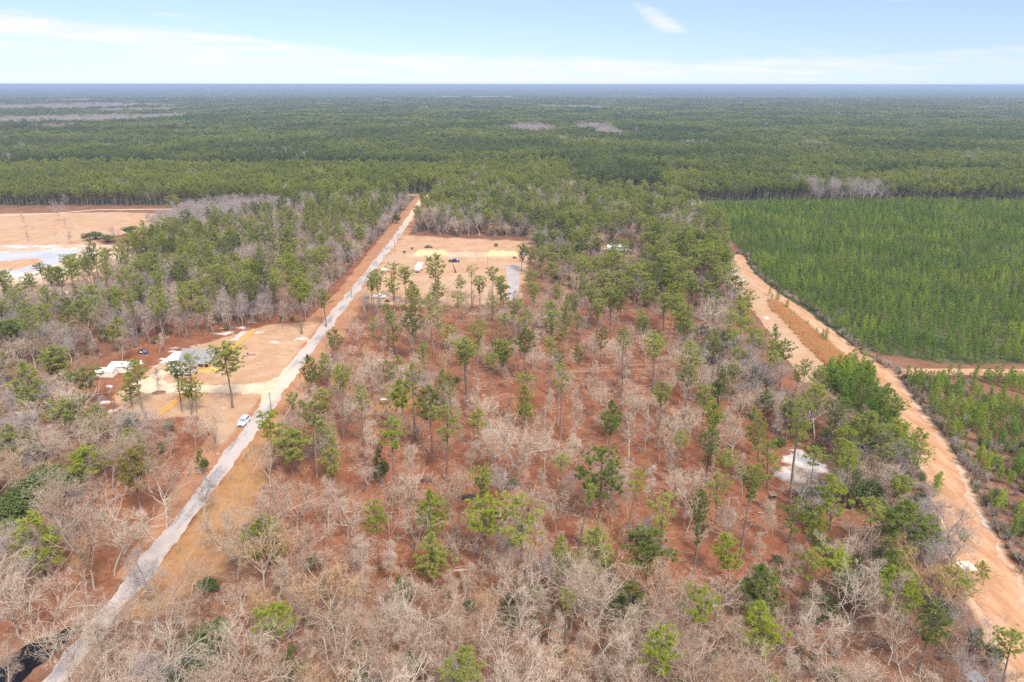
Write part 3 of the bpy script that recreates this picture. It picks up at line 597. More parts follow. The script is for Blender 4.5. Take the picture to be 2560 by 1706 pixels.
def bare_mesh(i, tone):
    if (i, tone) not in BAREM:
        a, b = (SNAG_TB if i < 0 else BARE_TB[i]); m = BARE_MAT[tone]; BAREM[i, tone] = (a.mesh('bare_trunk', [m[0]], True), b.mesh('bare_crown', [m[1]]))
    return BAREM[i, tone]

# ------------------------------------------------------------------ mass planting: one object each, drawn as instances
def mass(name, meshes, P, rot, scl, label, cat):
    P = np.asarray(P, np.float32).reshape(-1, 3); n = len(P)
    me = bpy.data.meshes.new(name); me.vertices.add(n); me.vertices.foreach_set('co', P.ravel())
    for k, v in (('rot', rot), ('scl', scl)):
        a = me.attributes.new(k, 'FLOAT_VECTOR', 'POINT'); a.data.foreach_set('vector', np.asarray(v, np.float32).ravel())
    a = me.attributes.new('pick', 'INT', 'POINT'); a.data.foreach_set('value', np.random.default_rng(n).integers(0, len(meshes), n).astype(np.int32))
    o = link(name, me); ng = bpy.data.node_groups.new(name, 'GeometryNodeTree')
    ng.interface.new_socket('Geometry', in_out='INPUT', socket_type='NodeSocketGeometry'); ng.interface.new_socket('Geometry', in_out='OUTPUT', socket_type='NodeSocketGeometry')
    N = ng.nodes; L = ng.links; gi = N.new('NodeGroupInput'); go = N.new('NodeGroupOutput'); ip = N.new('GeometryNodeInstanceOnPoints'); jn = N.new('GeometryNodeJoinGeometry')
    for m in meshes:
        src = bpy.data.objects.new(name + '_kind', m); oi = N.new('GeometryNodeObjectInfo'); oi.inputs['Object'].default_value = src; oi.inputs['As Instance'].default_value = True; L.new(oi.outputs['Geometry'], jn.inputs[0])
    def att(nm, t):
        x = N.new('GeometryNodeInputNamedAttribute'); x.data_type = t; x.inputs[0].default_value = nm; return x.outputs[0]
    e = N.new('FunctionNodeEulerToRotation'); L.new(att('rot', 'FLOAT_VECTOR'), e.inputs[0])
    L.new(gi.outputs[0], ip.inputs['Points']); L.new(jn.outputs[0], ip.inputs['Instance']); ip.inputs['Pick Instance'].default_value = True
    L.new(att('pick', 'INT'), ip.inputs['Instance Index']); L.new(e.outputs[0], ip.inputs['Rotation']); L.new(att('scl', 'FLOAT_VECTOR'), ip.inputs['Scale'])
    L.new(ip.outputs[0], go.inputs[0]); md = o.modifiers.new('planting', 'NODES'); md.node_group = ng
    return tag(o, label, cat, kind='stuff')
def spins(n, r, tilt=0.04):
    a = r.normal(size=(n, 3)) * tilt; a[:, 2] = r.uniform(0, 6.28, n); return a
class Spread:
    """keeps points apart"""
    def __init__(s): s.g = {}
    def near(s, x, y, d):
        c = 8.0; k = int(d // c) + 1; i, j = int(x // c), int(y // c)
        return any((q[0] - x) ** 2 + (q[1] - y) ** 2 < d * d for a in range(i - k, i + k + 1) for b in range(j - k, j + k + 1) for q in s.g.get((a, b), ()))
    def put(s, x, y): s.g.setdefault((int(x // 8.0), int(y // 8.0)), []).append((x, y))
    def fill(s, poly, gap, tries, r, ban=None, clump=0.0, nz=None):
        poly = np.asarray(poly, float); lo, hi = poly.min(0), poly.max(0); Q = r.uniform(lo, hi, (tries, 2)); Q = Q[inside(Q, poly)]
        if ban is not None: Q = Q[~ban(Q)]
        out = []
        for x, y in Q:
            g = gap * (1 + clump * (nz(x, y) if nz else 0))
            if not s.near(x, y, g): s.put(x, y); out.append((x, y))
        return out
def wave(x, y, s=23.0, ph=0.0):
    return math.sin(x / s + ph) * math.cos(y / (s * 1.3) - ph * 2) + .5 * math.sin((x + y) / (s * .45) + ph * 3)
def open_ground(P, pad=0.0):
    b = (np.abs(P[:, 0] - ROADX) < 4.2 + pad) & (P[:, 1] < 590)
    for poly in (YARD, CLEAR, BANK, DRIVE, CREEK): b |= sdist(P, poly) > -pad
    b |= corridor(P, TRK, 1.0 + pad) > 0; b |= corridor(P, SPUR, 1.0) > 0; b |= sdist(P, HOLLOW) > -1; b |= sdist(P, FIELD) > -pad
    b |= sdist(P, [(-90, 98), (-76, 95), (-76, 440), (-82, 440), (-83, 260), (-90, 200)]) > 0
    b |= sdist(P, [(-71, 100), (-61, 98), (-57, 112), (-60, 150), (-66, 180), (-66, 560), (-80, 560)]) > 0
    b |= sdist(P, [(50, 372), (70, 372), (68, 402), (52, 402)]) > 0; b |= (np.abs(P[:, 0] - 84.2) < 5) & (P[:, 1] > 90) & (P[:, 1] < 111); b |= sdist(P, [(-142, 198), (-122, 198), (-120, 216), (-140, 216)]) > 0; b |= sdist(P, [(47, 340), (70, 345), (74, 402), (50, 402)]) > 0
    return b

TINT = {'b': 'bright green', 'd': 'deep green', 'o': 'olive green', 'p': 'pale yellow-green', 'n': 'brownish green'}
# pines seen one by one in the photo: tile, top x, top y, foot x, foot y (0 = hidden), crown width, crown foot y (0 = usual), tint
PICKS = '''5 395 105 397 275 112 235 o;5 490 165 520 685 132 355 o;5 415 280 440 690 150 480 b;5 700 200 702 430 125 365 o;5 610 318 632 820 170 565 d;5 732 440 736 970 185 690 o;5 138 310 165 810 120 480 o;5 18 175 25 680 110 350 o
5 350 530 383 1130 160 750 b;5 235 1105 276 1570 140 1330 b;5 610 1030 630 1400 225 1290 b;5 625 1318 640 1660 250 1600 o;5 1005 1078 1000 1600 225 1320 b;5 1237 1063 1243 1700 290 1400 o;5 1515 1330 1530 1760 180 1650 b;5 1255 228 0 0 112 350 o
5 1265 318 1268 620 130 545 b;5 1035 92 1015 570 100 215 o;5 862 0 870 460 140 130 o;5 1092 5 1120 260 130 170 o;5 1500 72 1490 560 82 170 d;5 1522 155 1503 690 120 360 o;5 1865 402 1850 650 140 620 d;5 2152 -70 2125 455 124 125 p
5 2207 283 2170 750 125 450 o;5 1800 742 1775 1270 275 1090 d;5 2052 890 1950 1420 122 1050 b;5 1722 985 1608 1530 80 1130 b;5 1517 773 1515 1040 112 880 p;5 985 873 985 1330 150 1060 o;5 2217 1050 2192 1480 170 1330 p;5 1757 1272 1760 1700 235 1560 o
5 2117 1283 2090 1730 275 1570 d;5 2332 618 2290 1070 105 730 o;8 1990 872 1985 1130 235 1080 d;8 1560 930 0 0 110 1100 o
2 645 640 655 1040 120 830 o;2 662 818 666 990 110 950 o;2 245 748 268 1075 92 900 o;2 207 800 232 1175 92 900 o;2 362 708 368 960 100 810 o;2 347 800 378 1055 92 920 b;2 437 728 447 1005 92 850 o;2 487 830 492 985 100 970 o
2 815 783 820 925 86 880 o;2 895 723 900 990 76 800 o;2 952 790 952 1052 100 910 o;2 1040 730 1043 1100 82 830 o;2 1097 788 1092 1065 80 900 o;2 1118 850 1110 1070 92 980 d;2 803 908 815 1205 100 1010 o;2 1045 923 1045 1295 84 1030 o
2 482 985 510 1410 128 1200 d;2 325 980 330 1300 84 1110 o;2 347 1040 370 1325 115 1250 o;2 605 920 637 1330 105 1060 o;2 662 1000 682 1410 115 1150 o;2 735 1132 722 1300 130 1270 p;2 842 1213 862 1610 142 1400 o;2 937 1098 940 1490 105 1290 o
2 1097 1223 1120 1495 122 1390 o;2 1127 1045 1115 1240 130 1170 o;2 1190 948 1182 1330 102 1060 o;2 1267 1013 1262 1300 92 1150 o;2 1272 1148 1250 1520 115 1320 d;2 1307 743 1303 1040 102 930 o;2 1245 568 1240 755 62 690 d;2 1297 598 1290 780 72 700 d
2 1442 695 1437 920 98 800 o;2 1432 1030 1450 1420 122 1190 o;2 1547 913 1545 1250 82 1140 o;2 1522 1133 1522 1300 84 1230 o;2 1437 1208 1425 1600 92 1350 p;2 1667 678 1670 1010 112 870 o;2 1642 520 1640 780 95 640 d;2 1742 488 1735 630 112 600 b
2 1572 468 1570 680 84 560 d;2 1790 1140 1775 1410 92 1290 d;2 1940 1133 1925 1620 82 1290 o;2 1767 943 1745 1310 95 1080 o;2 1842 838 1850 1160 142 1010 o;2 1632 1043 1610 1300 82 1150 o;2 2152 1188 2135 1570 132 1330 p;2 2222 908 2200 1220 112 1050 o
2 1877 538 1875 680 112 630 d;2 2030 700 0 0 130 0 o;2 1970 800 1965 1020 120 930 o;2 1905 860 0 0 100 0 d;2 2110 690 0 0 120 0 d;2 2215 640 0 0 130 0 o;2 2290 760 0 0 120 0 d;2 2310 910 0 0 120 0 o;2 2110 820 0 0 120 0 o;2 2060 1010 2070 1230 100 1120 o
1 455 658 505 905 112 740 o;1 590 663 610 810 112 760 o;1 372 740 390 890 100 830 o;1 262 718 310 908 82 790 d;1 192 790 242 1040 92 900 o;1 122 868 145 1000 118 950 d;1 320 908 342 1070 112 1000 d;1 162 990 212 1300 120 1120 d
1 712 608 715 810 100 700 o;1 870 518 870 760 130 640 o;1 1255 348 0 0 82 0 d;1 1165 253 0 0 98 0 o;1 1042 453 0 0 112 0 d;1 1150 398 0 0 112 0 b;1 1312 418 0 0 120 0 d;1 1262 638 1262 900 140 800 o;1 772 893 775 1120 120 1030 d;1 1117 923 1132 1200 112 1090 o
1 792 1078 822 1330 122 1250 b;1 60 1108 110 1400 150 1250 d;1 352 1288 412 1580 162 1480 o;1 152 1388 240 1800 205 1700 o;1 1222 688 1222 950 132 830 d;1 1482 718 1482 960 132 840 o;1 1682 688 1680 930 132 820 b;1 1912 678 1910 920 102 800 p;1 2042 808 2062 1195 122 980 b
1 1302 838 1302 1080 130 960 b;1 1962 488 1962 720 102 640 d;1 2132 618 2132 860 102 740 o;1 1602 638 1602 860 110 740 o;1 882 738 882 960 150 850 o;1 622 858 622 1110 132 1000 o;1 452 948 470 1200 150 1080 d;1 562 958 562 1220 132 1120 o;1 652 938 652 1160 95 1040 b;1 10 1000 10 1250 90 1090 d
1 1400 560 0 0 110 0 o;1 1560 480 0 0 110 0 b;1 1760 640 0 0 100 0 d;1 2080 820 0 0 90 0 o;1 2200 880 0 0 110 0 o;1 1020 640 0 0 120 0 o;1 940 660 0 0 110 0 b
4 1520 300 1590 745 195 520 o;4 1200 428 1247 775 122 560 d;4 1292 380 1315 790 110 520 o;4 1335 570 1345 785 115 700 o;4 1260 540 1312 800 120 680 o;4 912 420 978 775 150 580 o;4 872 505 902 745 160 690 o;4 2102 378 2147 665 122 580 d;4 2202 365 2237 612 122 540 o;4 2310 440 2330 640 115 600 b
4 2272 203 2312 435 92 350 d;4 2202 612 2217 805 122 720 p;4 2132 702 2167 1220 190 870 d;4 2205 843 2222 1100 160 1000 o;4 2272 928 2262 1270 150 1190 o;4 1832 762 1868 1160 150 970 b;4 1972 888 2002 1215 220 1100 o;4 562 482 630 760 185 620 d;4 422 692 467 1005 192 850 o
4 512 638 567 940 142 820 d;4 645 722 657 990 205 930 o;4 352 338 427 615 185 540 o;4 602 1022 627 1260 222 1180 b;4 880 882 890 1120 200 1060 o;4 882 1038 988 1510 212 1300 n;4 40 868 80 1160 215 1080 o;4 70 150 110 420 170 260 d
7 215 415 345 880 330 800 b;7 1800 436 1790 760 300 700 b
6 75 5 60 400 150 200 o;6 67 168 22 625 122 300 d;6 177 303 150 660 132 460 o;6 227 413 220 900 112 640 b;6 207 598 175 1000 112 860 d;6 312 738 330 1060 122 880 o;6 262 903 250 1250 152 1130 o;6 165 1020 100 1590 112 1400 d;6 517 438 540 800 132 730 o;6 597 318 600 560 118 490 d
6 842 378 750 1120 150 710 o;6 602 678 600 1010 172 950 p;6 520 863 412 1510 152 1080 d;6 1042 903 1030 1290 222 1170 b;6 802 1078 730 1580 172 1310 d;6 962 1118 930 1460 152 1380 b;6 312 1308 345 1640 212 1540 b;6 1222 518 1230 800 190 700 o;6 1122 658 1120 1010 200 910 o;6 1312 1058 1300 1540 165 1230 o
6 1542 1078 1530 1520 350 1390 d;6 1482 1408 1480 1720 280 1640 d;6 892 1428 848 1740 182 1620 o;6 1090 1433 1070 1730 200 1600 b;6 1935 1268 1950 1400 70 1360 b;6 2075 1488 2080 1660 105 1620 b
9 572 768 545 1130 300 1060 d;9 562 1008 520 1440 300 1340 b;9 1522 818 1510 1240 270 1090 b;9 1762 1028 1635 1490 182 1290 d;9 640 1500 650 1900 280 1800 b;9 2290 1188 2212 1580 182 1340 o
3 455 876 470 1130 112 1000 o;3 410 908 420 1240 150 1130 b;3 650 1108 660 1420 112 1360 o;3 30 978 10 1410 112 1180 o;3 200 560 205 820 120 700 o;3 120 600 120 880 130 740 o;3 270 720 270 960 115 840 o;3 60 760 60 1010 120 900 o;3 170 820 170 1060 120 930 o;3 20 540 20 800 120 660 d
3 140 470 140 700 110 580 d;3 60 450 60 690 110 560 o;3 -60 620 0 0 120 0 o;3 -120 700 0 0 120 0 d;3 -40 830 0 0 120 0 b;3 250 610 250 830 100 730 o;3 460 1060 465 1290 100 1180 p;3 560 1150 565 1400 110 1300 p'''
PINES = []      # (x, y, height, lean, crown width, crown fraction, tint)
sp_p = Spread()
for s in PICKS.replace('\n', ';').split(';'):
    t, xt, yt, xb, yb, wp, cb, tn = s.split(); t = int(t); xt, yt, xb, yb, wp, cb = map(float, (xt, yt, xb, yb, wp, cb))
    ux, uy = TP(t, xt, yt)
    if yb:
        bx, by = G(*TP(t, xb, yb)); h = 20.0
        for _ in range(30):
            e = PX(bx, by, h)[1] - uy; h += e / (PX(bx, by, h)[1] - PX(bx, by, h + 1)[1])
        h = min(30, max(5, h)); lean = G(ux, uy, h)[0] - bx
        if abs(lean) > .28 * h: lean = math.copysign(.28 * h, lean)
    else:
        h = 17.0 + RNG.uniform(-1, 3); bx, by = G(ux, uy, h); lean = 0.0
    if cb:
        zc = h * .5
        for _ in range(20):
            e = PX(bx, by, zc)[1] - TP(t, 0, cb)[1]; zc += e / (PX(bx, by, zc)[1] - PX(bx, by, zc + 1)[1])
        cf = min(.85, max(.25, (h - zc) / h))
    else: cf = .5
    PINES.append((bx, by, h, math.asin(lean / h), max(2.2, wp / 2.7314 * DEPTH(bx, by, h * .8) / FPX) * 1.2, cf, TINT[tn])); sp_p.put(bx, by)
N_PICK = len(PINES)
rp = np.random.default_rng(77)
ban0 = lambda P: open_ground(P, 1.0) | (P[:, 0] > -70) & (P[:, 0] < -42) & (P[:, 1] < 135)
LEFTWOOD = [(-84, 262), (-92, 262), (-118, 246), (-140, 225), (-170, 205), (-240, 230), (-205, 300), (-198, 395), (-170, 470), (-120, 535), (-82, 560)]
LEFTFORE = [(-84, 100), (-110, 84), (-190, 120), (-260, 200), (-240, 232), (-165, 212), (-145, 190), (-112, 168), (-84, 165)]
BACKWOOD = [(-64, 432), (15, 420), (60, 420), (128, 400), (134, 560), (60, 590), (-60, 590)]
EASTWOOD = [(16, 418), (12, 330), (34, 300), (70, 268), (86, 250), (98, 290), (106, 330), (124, 392), (70, 425)]
EASTEDGE = [(66, 262), (60, 225), (72, 160), (62, 120), (78, 90), (90, 112), (97, 140), (102, 160), (90, 182), (82, 205), (84, 250)]
MAIN = [(-62, 135), (-64, 285), (-44, 282), (10, 286), (30, 300), (66, 262), (60, 225), (72, 160), (55, 106), (-20, 104), (-55, 114)]
FORE = [(-66, 84), (-60, 116), (-46, 112), (-20, 106), (50, 106), (70, 100), (84, 84), (60, 62), (-60, 62)]
def rnd_pine(x, y, hm, wm, tw):
    tn = rp.choice(list(TINT.values()), p=tw); return (x, y, hm * rp.uniform(.75, 1.15), rp.normal() * .03, wm * rp.uniform(.75, 1.3), rp.uniform(.34, .55), tn)
for poly, gap, n, hm, wm, tw in ((BACKWOOD, 6.0, 9000, 17, 5.8, (.12, .38, .38, .07, .05)), (EASTWOOD, 6.6, 3500, 17, 6.2, (.10, .38, .42, .06, .04)), (LEFTWOOD, 8.2, 7000, 20, 5.4, (.20, .25, .47, .06, .02)), (EASTEDGE, 8, 900, 15, 5.2, (.3, .25, .35, .1, 0)), (FORE, 15, 300, 16, 5.4, (.5, .1, .3, .1, 0)), (LEFTFORE, 22, 260, 15, 6.5, (.3, .3, .3, 0, .1)), (MAIN, 13.5, 900, 16, 4.4, (.15, .25, .5, .1, 0))):
    for x, y in sp_p.fill(poly, gap, n, rp, ban0, .35, lambda x, y: wave(x, y, 21)): PINES.append(rnd_pine(x, y, hm, wm, tw))
rest = sorted(range(N_PICK, len(PINES)), key=lambda i: -PINES[i][2] / DEPTH(PINES[i][0], PINES[i][1], 8))
def in_frame(x, y, z): u, v = PX(x, y, z); return -40 < u < 2600 and -40 < v < 1760
keep = [i for i in rest if in_frame(PINES[i][0], PINES[i][1], PINES[i][2] * .7)][:max(0, 300 - N_PICK)]
one = list(range(N_PICK)) + keep; ks = set(one)
print('PINES', len(PINES), 'picks', N_PICK, 'single', len(one))
# ---- labels: each tree is told by the nearest thing one can find, by side and by count
MARKS = {'the tall pine with bare lower limbs': tuple(G(*TP(5, 1243, 1700))), 'the broad dark pine': tuple(G(*TP(5, 1775, 1270))), 'the brightest broad near pine': tuple(G(*TP(9, 520, 1440))), 'the nearest dead snag': tuple(G(*TP(8, 580, 1600))), 'the big grey-green oak': (-103.0, 118.0), 'the big bright pine left of the lane': tuple(G(*TP(7, 345, 880))), 'the corrugated metal sheet': (81, 84.5), 'the grey-roofed house': (-105, 212), 'the cream and white sheds': (-133, 208), 'the white SUV on the verge': (-74.8, 173.5), 'the brick fire pit': (-92.5, 224), 'the blue and black buggy': (-131.7, 226.4), 'the lower yellow fence': (-101.5, 184), 'the upper yellow fence': (-100.3, 238),
 'the driveway mouth': (-76, 197), 'the black creek water': (-80, 90.5), 'the pale-roofed hunting stand': (84, 105), 'the white sand hollow': (72.5, 150), 'the white pickup in the clearing': (-59.4, 293), 'the white travel trailer': (-48, 341), 'the grey gravel pad': (1, 322), 'the navy pickup': (-31.4, 360.6),
 'the white-roofed cabin': (60, 384), 'the pond': (-256, 365), 'the fork in the sandy track': (121, 211), 'the orange reeds': (113, 250), 'the hunting seat on pale legs': (57.7, 130), 'the white-roofed lane shelter': (-64.7, 336), 'the small feeder table': tuple(G(*TP(5, 310, 400))),
 'the far end of the grey lane': (-75, 590), 'the dark brush heap': tuple(G(*TP(5, 890, 1075))), 'the leaning dead trunk': (-28.9, 339), 'the top of the sandy track': (130, 388), 'the orange marker pole': tuple(G(1480 + 445 / 4.706, 560 + 1420 / 4.706)), 'the ochre grass verge': (-62, 125), 'the pole by the lane': (-70.5, 180)}
ORD = ['', 'second ', 'third ', 'fourth ', 'fifth ', 'sixth ', 'seventh ', 'eighth ', 'ninth ', 'tenth ', 'eleventh ', 'twelfth ']
def name_all(items, noun, far):
    """items: (x, y, look); counts run over every plant of the kind, nearest to the mark first"""
    cnt = {}; out = {}; mk = list(MARKS.items()); C = np.array([p for _, p in mk])
    rows = []
    for i, (x, y, look) in enumerate(items):
        d = np.hypot(C[:, 0] - x, C[:, 1] - y); j = int(d.argmin()); dx, dy = x - C[j, 0], y - C[j, 1]
        side = ('behind' if dy > 0 else 'in front of') if abs(dy) > abs(dx) else ('right of' if dx > 0 else 'left of'); rows.append((d[j], i, j, side, look))
    for d, i, j, side, look in sorted(rows):
        k = cnt.get((j, side), 0); cnt[j, side] = k + 1
        out[i] = '%s %s, %sone %s %s' % (look, noun, ORD[k], side, mk[j][0]) if k < 12 and d < 90 else None
        if out[i] and k == 0: out[i] = '%s %s, nearest %s %s' % (look, noun, side, mk[j][0])
        while out[i] and len(out[i].replace(',', '').split()) > 16: out[i] = out[i].split(' ', 1)[1]
        if out[i] is None: out[i] = '%s %s %s' % (look, noun, far(items[i][0], items[i][1]))
    dup = {}
    for i, l in out.items(): dup.setdefault(l, []).append(i)
    for l, ii in dup.items():                                          # a few alike in one wood: count them from the left
        if 2 <= len(ii) <= 9:
            ii.sort(key=lambda i: PX(items[i][0], items[i][1], 0)[0])
            for k, i in enumerate(ii):
                t = ('leftmost ' if k == 0 else 'rightmost ' if k == len(ii) - 1 else ORD[k].strip() + ' from left ') + l
                if len(t.split()) <= 16: out[i] = t
    return out
def far_of(x, y):
    if x < -78: return 'in the mixed wood left of the grey lane' if y > 200 else 'in the near wood left of the grey lane'
    if y > 420: return 'in the wood behind the tan clearing'
    if y < 128: return 'in the near grove of bare trees'
    return 'in the wood along the sandy track' if x > 15 else 'in the open red-floored wood'
def shape_of(h, wd, cf, lean):
    s = 'leaning ' if abs(lean) > .12 else ''
    return s + ('small' if h < 11 else 'tall slim' if wd / h < .27 else 'broad' if wd / h > .40 else 'tall' if h > 20 else 'middling')
looks = [(PINES[i][0], PINES[i][1], shape_of(PINES[i][2], PINES[i][4], PINES[i][5], PINES[i][3]) + ' ' + PINES[i][6]) for i in one]
nm = name_all(looks, 'pine', far_of)
for n, i in enumerate(one):
    x, y, h, lean, wd, cf, tn = PINES[i]
    t = thing('pine_tree', nm[n], 'pine tree', (x, y, 0), 0, 'pine trees standing one by one'); t.rotation_euler = (0, lean, 0)
    o = link('trunk', TRUNK[i % 4], t); s = min(1.3, h / 20) * (1.15 if wd > 7 else 1.0); o.scale = (s, s, h * .97 / 20); o.rotation_euler = (0, 0, i * 1.7)
    ci = (6, 5, 11)[i % 3] if cf > .66 else (3, 7, 4, 10, 9)[i % 5] if cf < .42 else (0, 1, 2, 4, 8, 7, 9, 10)[i % 8]
    if tn.startswith('pale'): ci = (3, 7, 1)[i % 3]
    o = link('crown', crown_mesh(ci, tn), t); o.location = (0, 0, h * (1 - cf)); o.rotation_euler = (0, 0, i * 2.3); o.scale = (wd / 7, wd / 7, h * cf / 9.2)
others = [PINES[i] for i in range(len(PINES)) if i not in ks]
far_meshes = {}
for tn, lf in (('deep green', LEAF['deep green']), ('olive green', LEAF['olive green']), ('bright green', LEAF['bright green'])):
    far_meshes[tn] = [merged('woodland_pine', [(TRUNK_TB[q % 4], 1, (1, 1, .8), 0), (CROWN_TB[q], 0, (1, 1, 1), 8.6)], [lf, BARK_PINE]) for q in ((0, 1, 4) if tn != 'bright green' else (2, 5))]
# merged() keeps needles in slot 0; the trunk collector uses slot 1
if others:
    Q = np.array([(p[0], p[1], 0) for p in others]); S = np.array([(p[4] / 7, p[4] / 7, p[2] / 17.6) for p in others])
    mass('pine_woodland', far_meshes['deep green'] + far_meshes['olive green'] * 2 + far_meshes['bright green'][:1], Q, spins(len(Q), rp), S, 'mixed pine wood growing thickly around the clearing', 'pine wood')

EVP = '''7 290 130 480 9 0 o big grey-green|7 110 250 420 8 1 h dark|7 60 330 300 7 0 h dark|7 60 480 330 7 1 h dark|7 230 540 260 6 1 h dark|7 1420 1180 420 9 0 o broad grey-green|7 1270 1400 340 7 1 o grey-green|7 1990 1390 170 7 2 h dark|7 1750 500 230 6 1 h dark|7 1430 870 170 3 1 h low dark|7 2120 1050 120 5 2 o slim grey-green|7 2290 1120 90 5 2 o slim grey-green|7 1120 1500 300 6 0 o grey-green
6 1330 930 160 8 1 o olive-grey|6 290 230 140 11 2 h tall dark|6 680 660 110 3 1 h low dark|6 940 700 120 3 0 h low dark|6 1010 600 100 4 1 o pale|6 680 1460 90 3 1 h round dark|6 1290 660 120 6 0 o olive-grey|8 1330 880 150 6 1 h dark|8 130 1470 200 6 0 o grey-green|8 490 1370 160 6 1 h dark|8 790 1440 150 6 1 h dark|8 430 850 190 7 0 h dark|8 1180 1090 120 5 2 o grey-green|8 1340 1110 90 5 2 o grey-green|8 1870 930 230 7 0 h dark|8 1840 790 140 6 2 o grey-green|8 1160 950 120 5 1 h dark|8 2200 1170 100 4 1 h dark
5 270 780 120 9 2 h climber-clad dark|5 1180 950 100 3 1 h low dark|5 800 255 50 2 1 h low dark|4 1365 1065 100 6 2 h dark|4 265 1000 130 5 1 h dark|4 870 770 160 6 1 h dark|4 1140 830 90 4 1 h dark|9 1180 780 300 8 0 o olive-grey|9 980 950 260 7 1 h dark|9 560 940 100 6 1 h dark|9 30 1500 110 5 1 h dark|9 2180 1300 170 5 0 o grey-green|9 1860 1000 160 5 1 o grey-green|9 2040 1180 150 5 0 o grey-green|9 1330 200 200 7 0 o olive-grey|9 1220 170 200 8 2 o olive-grey
1 880 460 130 6 0 h dark|1 640 500 120 5 0 o grey-green|1 720 520 110 5 1 o grey-green|1 590 510 90 5 1 o grey-green|1 1530 1060 80 2.5 1 h low dark|1 420 1140 90 6 2 h dark|1 950 870 120 7 1 h dark|1 1110 470 90 8 2 h dark|1 700 1160 90 6 2 h dark|2 200 530 50 4 0 h dark|2 380 370 60 7 1 h dark|2 1060 570 40 2 1 h low dark|2 490 600 22 1.4 1 h tiny dark|2 437 622 26 1.6 1 h tiny dark'''
ev = []
for s in EVP.replace('\n', '|').split('|'):
    q = s.split(); t = int(q[0]); u, v = TP(t, float(q[1]), float(q[2])); hh = float(q[4]); x, y = G(u, v, hh); wd = float(q[3]) / 2.7314 * DEPTH(x, y, hh * .6) / FPX; ev.append((x, y, wd, hh, int(q[5]), q[6], ' '.join(q[7:])))
